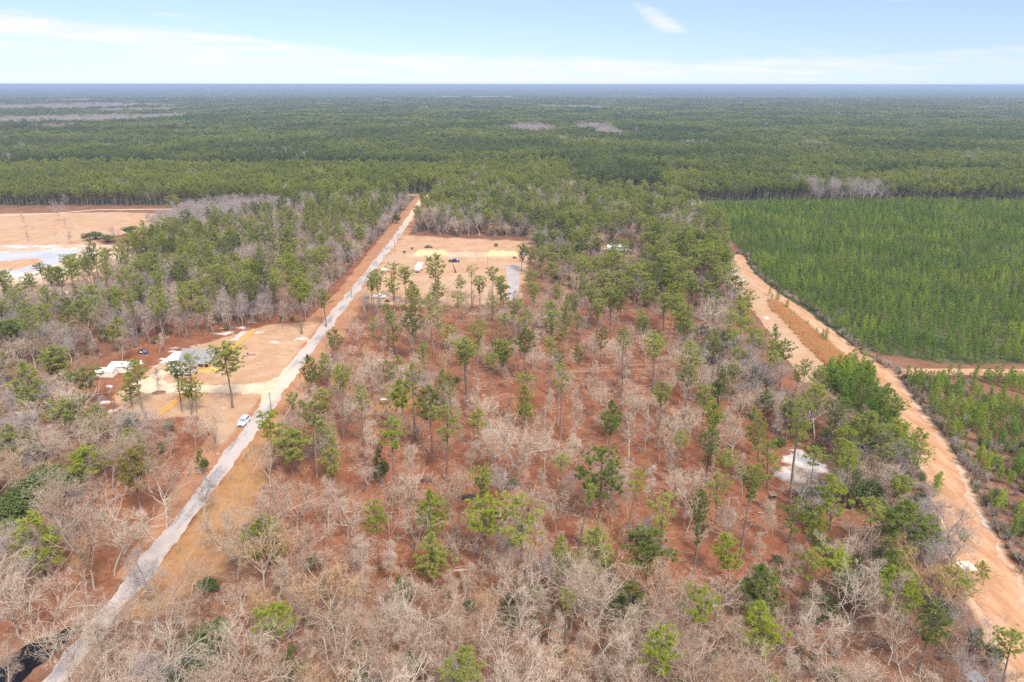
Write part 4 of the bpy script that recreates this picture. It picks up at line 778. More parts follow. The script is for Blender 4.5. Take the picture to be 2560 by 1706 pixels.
# ------------------------------------------------------------------ bare trees
# tile, top x, top y, foot x, foot y, kind, tone
BP = '''7 560 335 655 950 4 p;7 300 870 412 1390 4 p;7 1120 20 1145 520 0 p;7 820 340 790 850 1 t;7 50 820 140 1280 0 p;7 40 1270 70 1640 2 p;7 1390 160 1395 480 2 a;7 960 380 960 680 3 t;7 640 1040 640 1330 5 p;7 2000 160 2040 560 0 p;7 2200 150 2250 560 2 p;7 2100 480 2130 800 1 p;7 1650 900 1700 1180 0 p;7 1100 960 1150 1500 1 p;7 780 1020 800 1450 8 t;7 1720 1010 1740 1330 5 n;7 1700 1150 1720 1680 0 p;7 2110 1200 2130 1560 3 p;7 1340 760 1360 1010 5 p
7 480 1100 470 1600 0 t;7 1080 1200 1080 1700 1 t;7 540 560 600 980 3 n;7 130 60 150 340 5 n;7 2120 640 2180 1020 0 t;7 1900 700 1910 1080 2 t;7 620 1380 640 1800 1 t;7 2300 1180 2310 1640 8 p;7 1950 1440 1990 1800 0 t
8 430 850 440 1160 0 p;8 720 930 720 1280 8 p;8 1700 890 1720 1290 4 p;8 1290 1130 1290 1600 0 p;8 1930 1230 1930 1700 4 p;8 1180 1420 1190 1800 0 p;8 565 1310 580 1600 -1 p;8 835 1400 840 1600 -1 p;8 1540 1355 1540 1700 5 n;8 1020 985 1040 1260 5 n;8 1085 735 1090 1030 5 t;8 900 755 900 1030 2 p;8 790 785 790 1020 2 p;8 200 1150 220 1560 4 p;8 640 1150 740 1560 0 p
8 2090 1060 2090 1420 0 p;8 2230 1210 2240 1560 1 p;8 1660 1205 1660 1500 3 p;8 1240 920 1250 1260 4 p;8 130 540 150 960 3 p;8 340 600 345 880 2 p;8 30 1060 40 1400 0 p;8 380 1010 370 1300 1 p;8 1480 1060 1490 1380 2 p;8 900 1130 900 1460 8 t;8 250 1300 260 1640 1 p;8 2050 1240 2060 1640 0 t;8 730 1450 740 1760 5 p;8 1600 1480 1600 1800 2 p;8 440 1370 440 1700 1 t;8 1420 940 1420 1200 2 t;8 100 860 110 1160 1 p;8 1830 1400 1840 1720 1 t
9 1260 800 1150 1240 4 p;9 240 890 250 1230 8 p;9 1510 1065 1430 1440 4 p;9 1780 850 1760 1120 2 a;9 1220 478 1240 760 8 p;9 980 1100 980 1500 0 p;9 100 1160 110 1560 0 p;9 480 1360 490 1700 4 p;9 760 1300 750 1620 2 p;9 1870 560 1870 800 1 a;9 1980 760 1960 1060 2 a;9 1950 1080 1960 1400 5 a;9 2060 1340 2060 1640 0 a;9 1980 1460 2000 1760 8 a;9 1240 1460 1250 1760 5 t;9 1050 1400 1060 1760 1 p;9 1550 520 1560 760 2 a;9 1700 620 1720 900 5 a;9 320 350 330 620 2 p;9 600 330 640 560 3 p;9 1080 560 1100 820 1 p;9 80 130 70 390 8 p;9 1450 70 1440 330 4 p
5 262 165 268 355 7 p;5 930 295 930 565 3 p;5 1412 430 1410 795 3 p;5 1612 315 1615 700 3 p;5 1975 478 1975 800 7 p;5 900 695 900 930 2 p;5 1060 590 1070 900 0 p;5 1210 560 1210 1000 8 p;5 1250 700 1250 1010 3 p;5 700 940 760 1240 8 p;5 480 700 480 1070 3 t;5 220 530 240 900 3 p;5 60 1050 60 1370 0 p;5 130 1330 130 1640 8 p;5 350 1420 350 1700 3 p;5 2140 830 2130 1150 3 p;5 1575 590 1575 800 7 p;5 1370 860 1380 1090 2 t;5 2090 470 2080 770 3 t;5 1960 180 1960 420 3 p;5 1745 190 1745 430 7 p;5 2250 180 2250 160 7 p;5 780 390 790 600 2 p;5 590 170 592 300 7 p;5 1280 1010 1290 1270 0 t;5 1470 1060 1480 1320 8 t;5 1850 1020 1860 1290 2 p;5 2260 740 2260 1000 3 p
6 350 130 350 390 8 p;6 360 430 345 720 3 p;6 285 175 282 340 3 p;6 660 470 655 700 2 p;6 900 300 920 670 0 t;6 80 880 40 1200 0 p;6 330 1130 340 1400 4 p;6 610 1070 600 1330 3 p;6 640 170 650 370 8 a;6 1440 850 1440 1100 4 a;6 1660 1060 1680 1250 2 a;6 1820 1050 1830 1420 0 a;6 1840 1240 1860 1560 8 a;6 1200 860 1220 1090 5 p;6 420 740 430 1060 3 p;6 560 1290 560 1540 3 p;6 1950 480 1950 590 2 a;6 2290 1060 2280 1180 -1 p
3 200 920 200 1290 4 p;3 310 790 320 960 2 a;3 430 1200 440 1480 8 a;3 620 1340 640 1600 0 a;3 30 440 30 620 3 a;3 220 1200 215 1360 3 p
1 370 300 400 435 4 a;1 140 360 175 475 3 n;1 370 470 385 590 -1 a;1 440 420 440 480 7 a;1 185 500 190 570 7 a;1 470 490 475 585 7 a;1 1190 820 1230 1140 3 p;1 1920 970 1925 1160 7 p;1 1775 980 1780 1130 7 p;1 1450 1040 1455 1200 7 p;1 770 480 770 570 5 a;1 1080 1190 1090 1330 7 p
4 420 500 -1 0 1 p;4 1330 800 1340 1010 0 p;4 1420 790 1480 1075 8 p;4 1010 870 1020 1120 0 p;4 340 860 360 1130 1 t;4 1080 470 1080 632 7 a;4 80 620 90 800 1 a;4 760 760 780 1000 1 p;4 540 360 540 600 3 p;4 1160 900 1170 1090 2 p;4 830 170 835 450 3 p'''
BARES = []; sp_b = Spread(); TONE = {'p': 'pale grey', 'a': 'ash grey', 't': 'pale grey', 'n': 'tan-leaved'}
for s in BP.replace('\n', ';').split(';'):
    t, xt, yt, xb, yb, k, tn = s.split(); t, k = int(t), int(k); xt, yt, xb, yb = map(float, (xt, yt, xb, yb)); ux, uy = TP(t, xt, yt)
    if yb > yt: bx, by = G(*TP(t, xb, yb))
    else: bx, by = G(ux, uy, 11.0)
    h = 10.0
    for _ in range(25): e = PX(bx, by, h)[1] - uy; h += e / (PX(bx, by, h)[1] - PX(bx, by, h + 1)[1])
    h = min(19, max(3.5, h)); lean = max(-.2, min(.2, (G(ux, uy, h)[0] - bx) / h)); BARES.append((bx, by, h, lean, k, TONE[tn])); sp_b.put(bx, by)
NB = len(BARES); rb = np.random.default_rng(5)
EVB = np.array([(e[0], e[1], e[2], e[3]) for e in ev]); PNB = np.array([(q[0], q[1]) for q in PINES[:N_PICK]])
def banb(P):
    b = open_ground(P, 0.3)
    for x, y, wd, hh in EVB: b |= (np.abs(P[:, 0] - x) < wd * .5) & (P[:, 1] - y < wd * .5) & (P[:, 1] - y > -max(3.0, hh))
    for x, y in PNB[PNB[:, 1] < 150]: b |= (np.abs(P[:, 0] - x) < 2.4) & (P[:, 1] - y < 1.5) & (P[:, 1] - y > -7)
    for d in (0, 5, 10): b |= inside(P + [0, d], YOUNG_T)
    return b
for poly, gap, n, hm, tw in ((FORE, 5.4, 4500, 14.5, (.80, .10, .10)), (LEFTFORE, 5.3, 5000, 12, (.74, .16, .10)), (MAIN, 7.0, 5000, 9, (.92, .06, .02)), (EASTEDGE, 6.2, 3000, 9, (.35, .6, .05)), (LEFTWOOD, 4.6, 12000, 11, (.45, .53, .02)), (BACKWOOD, 6.0, 9000, 12, (.4, .6, .0)), (EASTWOOD, 6.5, 3500, 11, (.4, .6, 0))):
    for x, y in sp_b.fill(poly, gap, n, rb, banb, .4, lambda x, y: wave(x, y, 17, 1.0)):
        hh_ = hm * rb.uniform(.55, 1.25)
        if poly is FORE and x > -45:                       # the near grove stays below the crowns of the pines behind it
            while hh_ > 4 and PX(x, y, hh_)[1] < 1390 + 60 * wave(x, y, 15): hh_ -= .5
        BARES.append((x, y, hh_, rb.normal() * .04, int(rb.choice(len(BARE_SPECS))), rb.choice(['pale grey', 'ash grey', 'tan-leaved'], p=tw)))
# grey thicket on the far side of the left wood and between lane and field
for x, y in sp_b.fill([(-232, 430), (-228, 500), (-150, 525), (-105, 510), (-140, 455), (-190, 425)], 4.2, 5000, rb, lambda P: P[:, 0] > 1e9): BARES.append((x, y, 13 * rb.uniform(.7, 1.2), 0.0, int(rb.choice((2, 3, 4, 8, 3))), 'ash grey'))
order = sorted((i for i in range(NB, len(BARES)) if in_frame(BARES[i][0], BARES[i][1], 4)), key=lambda i: -BARES[i][2] / DEPTH(BARES[i][0], BARES[i][1], 5))
oneb = list(range(NB)) + order[:300 - NB]; kb = set(oneb); print('BARE', len(BARES), 'picks', NB)
KIND = {-1: 'dead snag', 0: 'spreading', 1: 'spreading', 2: 'slender', 3: 'slender', 4: 'forking', 5: 'many-stemmed', 6: 'rounded', 7: 'small slender', 8: 'forking', 9: 'spreading', 10: 'slender', 11: 'forking', 12: 'low-limbed'}
nm = name_all([(BARES[i][0], BARES[i][1], ('tall ' if BARES[i][2] > 13 else 'low ' if BARES[i][2] < 7 else '') + KIND[BARES[i][4]] + ' ' + BARES[i][5]) for i in oneb], 'bare tree', far_of)
for n, i in enumerate(oneb):
    x, y, h, lean, k, tn = BARES[i]; t = thing('bare_tree', nm[n], 'bare tree', (x, y, 0), 0, 'bare winter trees'); t.rotation_euler = (0, lean, 0)
    hn = 11 if k < 0 else BARE_SPECS[k][2]; s = h / hn; a, b = bare_mesh(k, tn); sx = s * (1 if s < 1 else s ** -.3)
    for nme, m in (('trunk', a), ('crown', b)):
        o = link(nme, m, t); o.scale = (sx, sx, s); o.rotation_euler = (0, 0, i * 1.37)
def bare_merged(i, tone):
    m = BARE_MAT[tone]; a, b = BARE_TB[i]; return merged('woodland_bare_tree', [(a, 0, (1, 1, 1), 0), (b, 1, (1, 1, 1), 0)], [m[0], m[1]])
BMM = {t: [bare_merged(i, t) for i in q] for t, q in (('pale grey', (0, 2, 4, 7, 9, 11)), ('ash grey', (1, 3, 6, 8, 10)), ('tan-leaved', (5,)))}
for tn in ('pale grey', 'ash grey'):
    ob = [BARES[i] for i in range(NB, len(BARES)) if i not in kb and (BARES[i][5] == tn or (tn == 'pale grey' and BARES[i][5] == 'tan-leaved'))]
    if ob:
        Q = np.array([(p[0], p[1], 0) for p in ob]); S = np.array([(p[2] / 13.5,) * 3 for p in ob])
        mass('bare_woodland', BMM[tn] + (BMM['tan-leaved'] if tn == 'pale grey' else []), Q, spins(len(Q), rb), S, '%s leafless wood between the pines' % tn, 'bare wood')

# ------------------------------------------------------------------ evergreen trees and shrubs
EV_TB = [leafy_crown(60), leafy_crown(61, 3000, 16), leafy_crown(62, 2600, 14, 1.3)]
EVM = {(i, k): EV_TB[i].mesh('evergreen_crown', [m, BARK_PINE]) for i in range(3) for k, m in (('o', LEAF_OAK), ('h', LEAF_HOLLY))}
evt = TB(); evt.tube([(0, 0, 0), (0, 0, 1.6), (.1, .1, 3.2)], [.34, .25, .16], 7); EV_TRUNK = evt.mesh('evergreen_trunk', [BARK_PALE], True)
re_ = np.random.default_rng(9); sp_e = Spread(); [sp_e.put(e[0], e[1]) for e in ev]
for poly, gap, n in ((FORE, 13, 300), (LEFTFORE, 13, 400), (EASTEDGE, 9, 500), (LEFTWOOD, 16, 700), (EASTWOOD, 14, 300), (BACKWOOD, 18, 400)):
    for x, y in sp_e.fill(poly, gap, n, re_, banb): ev.append((x, y, re_.uniform(2.2, 4.5), re_.uniform(2, 4.8), int(re_.choice(3)), re_.choice(['o', 'h'], p=[.4, .6]), None))
ev = ev[:290]
nm = name_all([(e[0], e[1], e[6] or (('grey-green' if e[5] == 'o' else 'dark green') + (' low' if e[3] < 3.2 else ''))) for e in ev], 'evergreen bush', far_of)
for i, (x, y, wd, hh, k, m, lk) in enumerate(ev):
    big = hh > 5.5; t = thing('evergreen_tree' if big else 'evergreen_shrub', nm[i].replace('evergreen bush', 'evergreen tree') if big else nm[i], 'evergreen tree' if big else 'shrub', (x, y, 0), 0, 'evergreen trees and bushes among the bare trees')
    o = link('crown', EVM[k, m], t); s = wd / 7.6; zs = hh / 5.6; o.scale = (s, s, zs * .88); o.location = (0, 0, hh * .12); o.rotation_euler = (0, 0, i * 2.1)
    if big: o = link('trunk', EV_TRUNK, t); o.scale = (s, s, hh * .5 / 3.2)
SCRUB_M = [scrub_plant(70, True).mesh('scrub', [SCRUB, LEAF_OAK]), scrub_plant(71).mesh('scrub', [TWIG]), scrub_plant(72).mesh('scrub', [TWIG_GREY]), scrub_plant(73, True).mesh('scrub', [SCRUB, LEAF_HOLLY]), scrub_plant(74).mesh('scrub', [SCRUB])]
U = []; ru = np.random.default_rng(21); sp_u = Spread()
for poly, gap, n in ((FORE, 4.2, 6000), (LEFTFORE, 4.2, 9000), (EASTEDGE, 2.2, 9000), (LEFTWOOD, 3.4, 14000), (EASTWOOD, 3.4, 5000), (BACKWOOD, 4.5, 9000)): U += sp_u.fill(poly, gap, n, ru, banb, .7, lambda x, y: wave(x, y, 13, 2.0))
edge = TRK.copy(); edge[:, 2] += 2.4; Q = ru.uniform((90, 80), (150, 400), (9000, 2)); e = corridor(Q, TRK, 3.4); Q = Q[(e > 0) & (corridor(Q, TRK, .6) < 0) & (sdist(Q, BANK) < -.5) & (Q[:, 0] > TRK[-1, 0] - 30)]
U += [tuple(q) for q in Q[:1400]]; Q = ru.uniform((104, 84), (150, 214), (1500, 2)); Q = Q[inside(Q, YOUNG_F)]; U += [tuple(q) for q in Q[:700]]
Q = np.array([(x, y, 0) for x, y in U]); s = ru.uniform(.45, 1.25, (len(Q), 1)); S = np.concatenate([s, s, s * ru.uniform(.7, 1.1, (len(Q), 1))], 1)
mass('undergrowth', SCRUB_M + SCRUB_M[1:3] * 2 + SCRUB_M[4:], Q, spins(len(Q), ru, .1), S, 'tangled brown and grey scrub under the trees', 'undergrowth')
Q = np.array([(x, y, 0) for x, y in sp_u.fill(MAIN, 6.5, 4500, ru, banb, .8, lambda x, y: wave(x, y, 13, 2.0))]); s = ru.uniform(.4, 1.2, (len(Q), 1))
mass('bare_saplings', SCRUB_M[1:3] + SCRUB_M[4:], Q, spins(len(Q), ru, .1), np.concatenate([s * .7, s * .7, s], 1), 'thin leafless saplings scattered over the rust floor of the open wood', 'saplings')
rr = np.random.default_rng(8); Q = rr.uniform(REEDS.min(0), REEDS.max(0), (9000, 2)); Q = Q[(sdist(Q, REEDS) > .3 + np.abs(rr.normal(size=len(Q))) * 1.5) | (sdist(Q, REEDS) > -1.2) & (rr.random(len(Q)) < .10)]; s = rr.uniform(.6, 1.15, (len(Q), 1))
mass('reeds', [reed_clump(i).mesh('reed_clump', [REED]) for i in (1, 2, 3)], np.concatenate([Q, np.zeros((len(Q), 1))], 1), spins(len(Q), rr, .1), np.concatenate([s, s, s], 1), 'strip of tall orange dry reeds beside the sandy track', 'reeds')
def limb_bits(seed):
    global RNG; RNG = np.random.default_rng(seed); t = TB()
    for i in range(5):
        a = RNG.uniform(0, 6.28); l = RNG.uniform(.8, 3.2); c = RNG.normal(size=2) * 1.2; d = np.array([math.cos(a), math.sin(a), 0]) * l / 2; m = np.array([c[0], c[1], .08]); t.tube([m - d, m + RNG.normal(size=3) * [.1, .1, .03], m + d], [.07, .05, .02], 4)
        for k in range(4): q = m + d * RNG.uniform(-.8, .9); t.tube([q, q + unit(RNG.normal(size=3) * [1, 1, .3]) * RNG.uniform(.3, 1.0) + [0, 0, .1]], [.03, .01], 3)
    return t
rl = np.random.default_rng(17); Q = np.concatenate([np.array(Spread().fill(pl_, g_, n_, rl, lambda P: open_ground(P, -.2))) for pl_, g_, n_ in ((MAIN, 3.6, 4500), (FORE, 3.0, 2500), (LEFTFORE, 3.4, 3500), (EASTEDGE, 3.2, 2000), (LEFTWOOD, 6, 2500))])
s = rl.uniform(.5, 1.3, (len(Q), 1)); mass('fallen_branches', [limb_bits(i).mesh('limb_bits', [m]) for i, m in ((1, TWIG), (2, BARK_PALE), (3, DEBRIS), (4, TWIG_GREY))], np.concatenate([Q, np.zeros((len(Q), 1))], 1), spins(len(Q), rl, .02), np.concatenate([s, s, s], 1), 'fallen twigs and limbs littering the woodland floor', 'fallen branches')
# ------------------------------------------------------------------ young pines
YP_TB = [young_pine(i) for i in range(80, 86)]; YPM = [t.mesh('young_pine', [LEAF_YOUNG, BARK_PINE]) for t in YP_TB]; YPD = [t.mesh('young_pine', [LEAF['deep green'], BARK_PINE]) for t in YP_TB[:3]]
ry = np.random.default_rng(31); YP = []
def rows(poly, dx, dy, hm, keepf, tilt=0.0, holes=None):
    lo, hi = poly.min(0), poly.max(0); hi = np.minimum(hi, (640, 620)); gx, gy = np.meshgrid(np.arange(lo[0], hi[0], dx), np.arange(lo[1], hi[1], dy)); P = np.stack([gx.ravel() + gy.ravel() * tilt, gy.ravel()], 1) + ry.normal(size=(gx.size, 2)) * [dx * .2, dy * .24]
    P = P[inside(P, poly) & (ry.random(len(P)) < keepf)]; P = P[(corridor(P, TRK, 1.6) < 0) & (corridor(P, SPUR, 1.6) < 0)]
    vis = np.abs(P[:, 0]) < 0.80 * P[:, 1] + 25; P = P[vis]
    if holes: P = P[~holes(P)]
    for x, y in P: YP.append((x, y, hm * ry.uniform(.6, 1.25) * (1 + .12 * wave(x, y, 19))))
gapl = lambda P: (np.abs(P[:, 1] - (372 - .06 * (P[:, 0] - 150))) < 1.6) & (np.sin(P[:, 0] / 9.0) > -.55) | (ry.random(len(P)) < .06 * (1 + np.sin(P[:, 0] / 14) * np.cos(P[:, 1] / 19)))
rows(YOUNG_R, 3.2, 2.5, 5.0, .88, 0.0, gapl); n_r = len(YP)
rows(YOUNG_F, 2.8, 2.4, 4.8, .86, 0.0, lambda P: np.array([wave(a, b, 11, .4) for a, b in P]) > .85); rows(YOUNG_T, 2.3, 2.2, 6.6, .92)
for x, y, h in ((*G(1700 + 480 / 2.7314, 400 + 0), 0),): pass
for t, x, y, h in ((3, 605, 920, 4), (3, 625, 945, 3), (3, 665, 965, 6), (3, 725, 1015, 4), (3, 775, 1060, 2.5), (3, 865, 1130, 3), (3, 930, 1190, 3), (3, 990, 1240, 5), (3, 970, 1215, 4), (6, 1730, 1060, 6), (6, 1760, 1010, 5), (6, 1780, 300, 3), (6, 790, 270, 3), (6, 970, 250, 5), (6, 1000, 280, 5.5), (6, 1030, 300, 6), (6, 1050, 350, 6)): x, y = G(*TP(t, x, y)); YP.append((x, y, h))
oy = sorted((i for i in range(len(YP)) if in_frame(YP[i][0], YP[i][1], 2)), key=lambda i: -YP[i][2] / DEPTH(YP[i][0], YP[i][1], 2)); oneY = oy[:300]; ky = set(oneY)
print('YOUNG', len(YP))
nm = name_all([(YP[i][0], YP[i][1], 'tallish bushy green' if YP[i][2] > 6 else 'small bushy green' if YP[i][2] < 4 else 'bushy green') for i in oneY], 'young pine', lambda x, y: 'in the planting right of the sandy track' if x > 104 else 'in the wedge left of the sandy track')
for n, i in enumerate(oneY):
    x, y, h = YP[i]; o = link('young_pine', YPM[i % 6]); o.location = (x, y, 0); s = h / 5.0; o.scale = (s * 1.05, s * 1.05, s); o.rotation_euler = (0, 0, i * 1.9); tag(o, nm[n], 'young pine', 'young pines in the plantings by the sandy track')
Q = np.array([YP[i] for i in range(len(YP)) if i not in ky]); s = Q[:, 2:3] / 5.0; S = np.concatenate([s * 1.0, s * 1.0, s * ry.uniform(.85, 1.25, (len(s), 1))], 1); Q[:, 2] = 0
mass('young_pine_planting', YPM + YPD[:1], Q, spins(len(Q), ry, .05), S, 'dense green planting of young pines right of the track', 'pine planting')

# ------------------------------------------------------------------ the forest beyond
rf = np.random.default_rng(41)
def ell(cx, cy, rx, ry_, z=10.0):
    a = G(cx, cy, z); l = G(cx - rx, cy, z); n_ = G(cx, cy + ry_, z); f_ = G(cx, cy - ry_, z); return a[0], (n_[1] + f_[1]) / 2, abs(a[0] - l[0]), abs(f_[1] - n_[1]) / 2
BARE_E = [ell(*e) for e in ((150, 309, 210, 11), (330, 300, 120, 6), (150, 275, 190, 9), (330, 283, 130, 4), (100, 330, 70, 7), (1330, 326, 70, 9), (1520, 333, 38, 12), (1480, 322, 50, 6), (1400, 357, 9, 6), (2040, 366, 30, 3), (2420, 401, 18, 3), (1745, 366, 60, 3), (1020, 314, 10, 4), (800, 266, 25, 3), (1920, 316, 12, 4))]
FAR_FIELD = [ell(60, 345, 85, 5, 0)]
def forest(lo, hi):
    out = []; y = lo
    while y < hi:
        sp_ = max(4.3, y / 175); wdt = y * .80 + 40; n = int(2 * wdt / sp_); x = np.linspace(-wdt, wdt, n) + rf.normal(size=n) * sp_ * .55; out.append(np.stack([x, np.full(n, y) + rf.normal(size=n) * sp_ * .55, np.full(n, sp_ / 4.3)], 1)); y += sp_ * 1.0
    return np.concatenate(out)
FP = forest(525, 4300)
x, y = FP[:, 0], FP[:, 1]
edge_l = 532 + 6 * np.sin(x / 60); edge_c = 606; edge_r = 566 + (x - 140) * -.02
ok = np.where(x < -100, y > edge_l, np.where(x < 132, y > edge_c, y > edge_r)); ok &= ~((np.abs(x + 77) < 7) & (y < 604)) & ~((x < -236) & (y < 538))
band = np.where(x < 60, np.abs(y - (762 + .06 * (x + 100))) < 9, np.zeros(len(x), bool)); ok &= ~band
for cx, cy, rx, ry_ in FAR_FIELD: ok &= ~(((x - cx) / rx) ** 2 + ((y - cy) / ry_) ** 2 < 1)
FP = FP[ok]; x, y = FP[:, 0], FP[:, 1]
isb = np.zeros(len(FP), bool)
for cx, cy, rx, ry_ in BARE_E: isb |= ((x - cx) / rx) ** 2 + ((y - cy) / ry_) ** 2 + np.abs(rf.normal(size=len(FP))) * .28 < 1
bx0 = D(1965, 462); isb |= (np.abs(x - bx0[0]) < 34) & (y < 610) & (x > 200) & (rf.random(len(FP)) < .8)
isb |= (rf.random(len(FP)) < .012)
isb |= (np.array([wave(a, b, 260, .7) for a, b in zip(x, y)]) > 1.28) & (y > 1500)
strip = ((y < 760 + .06 * (x + 100)) & (x < 60)) | ((x > 130) & (y < 660 + 30 * np.sin(x / 55)))
hgt = np.where(strip, 15.0, 17.5) * rf.uniform(.80, 1.12, len(FP)) * np.array([1 + .09 * wave(a, b, 90, .3) for a, b in zip(x, y)])
def put(name, m, sel, lab, cat, wide, hb):
    Q = np.concatenate([FP[sel, :2], np.zeros((sel.sum(), 1))], 1); f = FP[sel, 2:3]; S = np.concatenate([f * wide, f * wide, (hgt[sel] / hb)[:, None]], 1) * rf.uniform(.9, 1.12, (sel.sum(), 1)); print(name, len(Q)); mass(name, m, Q, spins(len(Q), rf, .03), S, lab, cat)
def far_pine(name, lf, qs): return [merged(name, [(TRUNK_TB[q % 4], 1, (1, 1, .8), 0), (CROWN_TB[q], 0, (1, 1, .95), 8.6)], [lf, BARK_PINE]) for q in qs]
put('pine_forest', far_pine('forest_pine', LEAF_FAR, (0, 2, 4, 5)), ~isb & ~strip, 'endless dark green pine forest reaching to the horizon', 'pine forest', .82, 17.0)
put('pine_plantation', far_pine('plantation_pine', LEAF_STRIP, (0, 2, 6)), ~isb & strip, 'belt of lighter olive pines along the near forest edge', 'pine plantation', .74, 17.0)
put('bare_forest', BMM['ash grey'], isb, 'grey leafless patches of swamp wood in the pine forest', 'bare forest', .75, 14.0)
def canopy():
    r = np.random.default_rng(4); Y = [4150.0]
    while Y[-1] < 42000: Y.append(Y[-1] * 1.0075)
    Y = np.array(Y); u = np.linspace(-.86, .86, 460); gu, gy = np.meshgrid(u, Y); gx = gu * gy; z = 10 + r.random(gx.shape) * 7 * np.clip(gy / 9000, .9, 1.6)
    fld = np.zeros(gx.shape)
    for cx, cy, rx, ry_ in ((1122, 246.5, 30, 2.2), (1192, 246.5, 13, 2.2), (1225, 246.5, 24, 2.2), (1270, 246.5, 10, 2), (1800, 249, 330, 2.6), (1400, 250, 60, 1.6)):
        a = G(cx, cy); l = G(cx - rx, cy); ff = G(cx, cy - ry_); nn = G(cx, cy + ry_); q = np.maximum(np.abs(gx - a[0]) / abs(a[0] - l[0]), np.abs(gy - (ff[1] + nn[1]) / 2) / (abs(ff[1] - nn[1]) / 2)); v = 1.0 if cx < 1300 else .5; fld = np.where(q < 1, np.maximum(fld, v), fld)
    z = np.where(fld == 1, .4, np.where(fld > 0, z * .5, z)); nx = len(u); ny = len(Y); i = (np.arange(nx - 1)[None] + np.arange(ny - 1)[:, None] * nx).ravel()
    F = np.concatenate([np.stack([i, i + 1, i + nx + 1], 1), np.stack([i, i + nx + 1, i + nx], 1)])
    m, nt, out = newmat('distant_canopy'); at = nt.nodes.new('ShaderNodeAttribute'); at.attribute_name = 'field'
    n1 = noise(nt, .0011, 4, .6); n2 = noise(nt, .006, 4, .7); col = mixc(nt, step(nt, n1, .40, .62), (.045, .065, .025), (.075, .095, .035)); col = mixc(nt, step(nt, n2, .55, .7), col, (.15, .115, .10))
    col = mixc(nt, step(nt, at.outputs['Fac'], .3, .45), col, (.22, .17, .14)); col = mixc(nt, step(nt, at.outputs['Fac'], .8, .95), col, (.62, .36, .20)); principled(nt, out, col, .95, .05)
    me = tri_mesh('distant_canopy', np.stack([gx.ravel(), gy.ravel(), z.ravel()], 1), F, [m]); a = me.attributes.new('field', 'FLOAT', 'POINT'); a.data.foreach_set('value', fld.ravel().astype(np.float32))
    tag(link('distant_forest', me), 'hazy blue forest plain along the horizon with tan fields', 'forest', kind='stuff')
canopy()

# ------------------------------------------------------------------ vehicles
def wheel(parent, x, y, r=.36, wd=.24):
    t = MB().tube((x - wd / 2, y, r), (x + wd / 2, y, r), r, k=18); w_ = t.build('wheel', RUBBER, parent)
    s = 1 if x > 0 else -1; MB().tube((x + s * wd * .45, y, r), (x + s * (wd * .5 + .015), y, r), r * .62, k=14).build('rim', RIM, w_)
def body_sec(hw, z0, z1, tuck=.06): return [(-hw + tuck, z0), (hw - tuck, z0), (hw, z0 + (z1 - z0) * .35), (hw - .03, z1 - .06), (hw - .12, z1), (-hw + .12, z1), (-hw + .03, z1 - .06), (-hw, z0 + (z1 - z0) * .35)]
def cab(parent, paint, y0, y1, y2, y3, zb, zt, hw, names=True):
    """greenhouse: y0 windscreen foot, y1 roof front, y2 roof rear, y3 rear foot"""
    MB().loft([(y0, [(-hw, zb), (hw, zb), (hw, zb + .02), (-hw, zb + .02)]), (y1, [(-hw + .02, zb), (hw - .02, zb), (hw - .2, zt - .06), (-hw + .2, zt - .06)]), (y2, [(-hw + .02, zb), (hw - .02, zb), (hw - .2, zt - .06), (-hw + .2, zt - .06)]), (y3, [(-hw, zb), (hw, zb), (hw, zb + .02), (-hw, zb + .02)])]).build('side_windows', GLASS, parent)
    e = .02; a = (y1 - y0)
    MB().quad((-hw + .1, y0 + a * .06, zb + .06), (hw - .1, y0 + a * .06, zb + .06), (hw - .24, y0 + a * .93, zt - .1), (-hw + .24, y0 + a * .93, zt - .1)).build('windscreen', SCREEN, parent).location = (0, -.012, .014)
    MB().loft([(y1 - .04, [(-hw + .24, zt - .07), (hw - .24, zt - .07), (hw - .28, zt - .03), (-hw + .28, zt - .03)]), (y1 + .3, [(-hw + .19, zt - .07), (hw - .19, zt - .07), (hw - .26, zt), (-hw + .26, zt)]), (y2 - .3, [(-hw + .19, zt - .07), (hw - .19, zt - .07), (hw - .26, zt), (-hw + .26, zt)]), (y2 + .08, [(-hw + .24, zt - .07), (hw - .24, zt - .07), (hw - .28, zt - .03), (-hw + .28, zt - .03)])]).build('roof', paint, parent)
    m = MB()
    for s in (-1, 1):
        for yy in (y1 + .02, (y1 + y2) / 2, y2): m.tube((s * (hw - .005), yy, zb), (s * (hw - .195), yy, zt - .05), .045, k=5)
        m.tube((s * (hw - .02), y0 + .05, zb), (s * (hw - .2), y1, zt - .05), .045, k=5); m.tube((s * (hw - .02), y3 - .03, zb), (s * (hw - .2), y2, zt - .05), .05, k=5)
    m.build('window_pillars', paint, parent)
def lamps(parent, yf, yr, hw, z):
    for s in (-1, 1):
        MB().box(s * (hw - .32) - .2, s * (hw - .32) + .2, yf - .03, yf + .05, z - .09, z + .07, .02).build('headlight', LAMP, parent)
        MB().box(s * (hw - .16) - .1, s * (hw - .16) + .1, yr - .05, yr + .03, z - .05, z + .25, .02).build('tail_light', TAIL, parent)
def mirrors(parent, y, z, hw, m):
    for s in (-1, 1): MB().box(s * (hw + .1) - .1, s * (hw + .1) + .1, y - .06, y + .06, z - .08, z + .08, .03).build('mirror', m, parent)
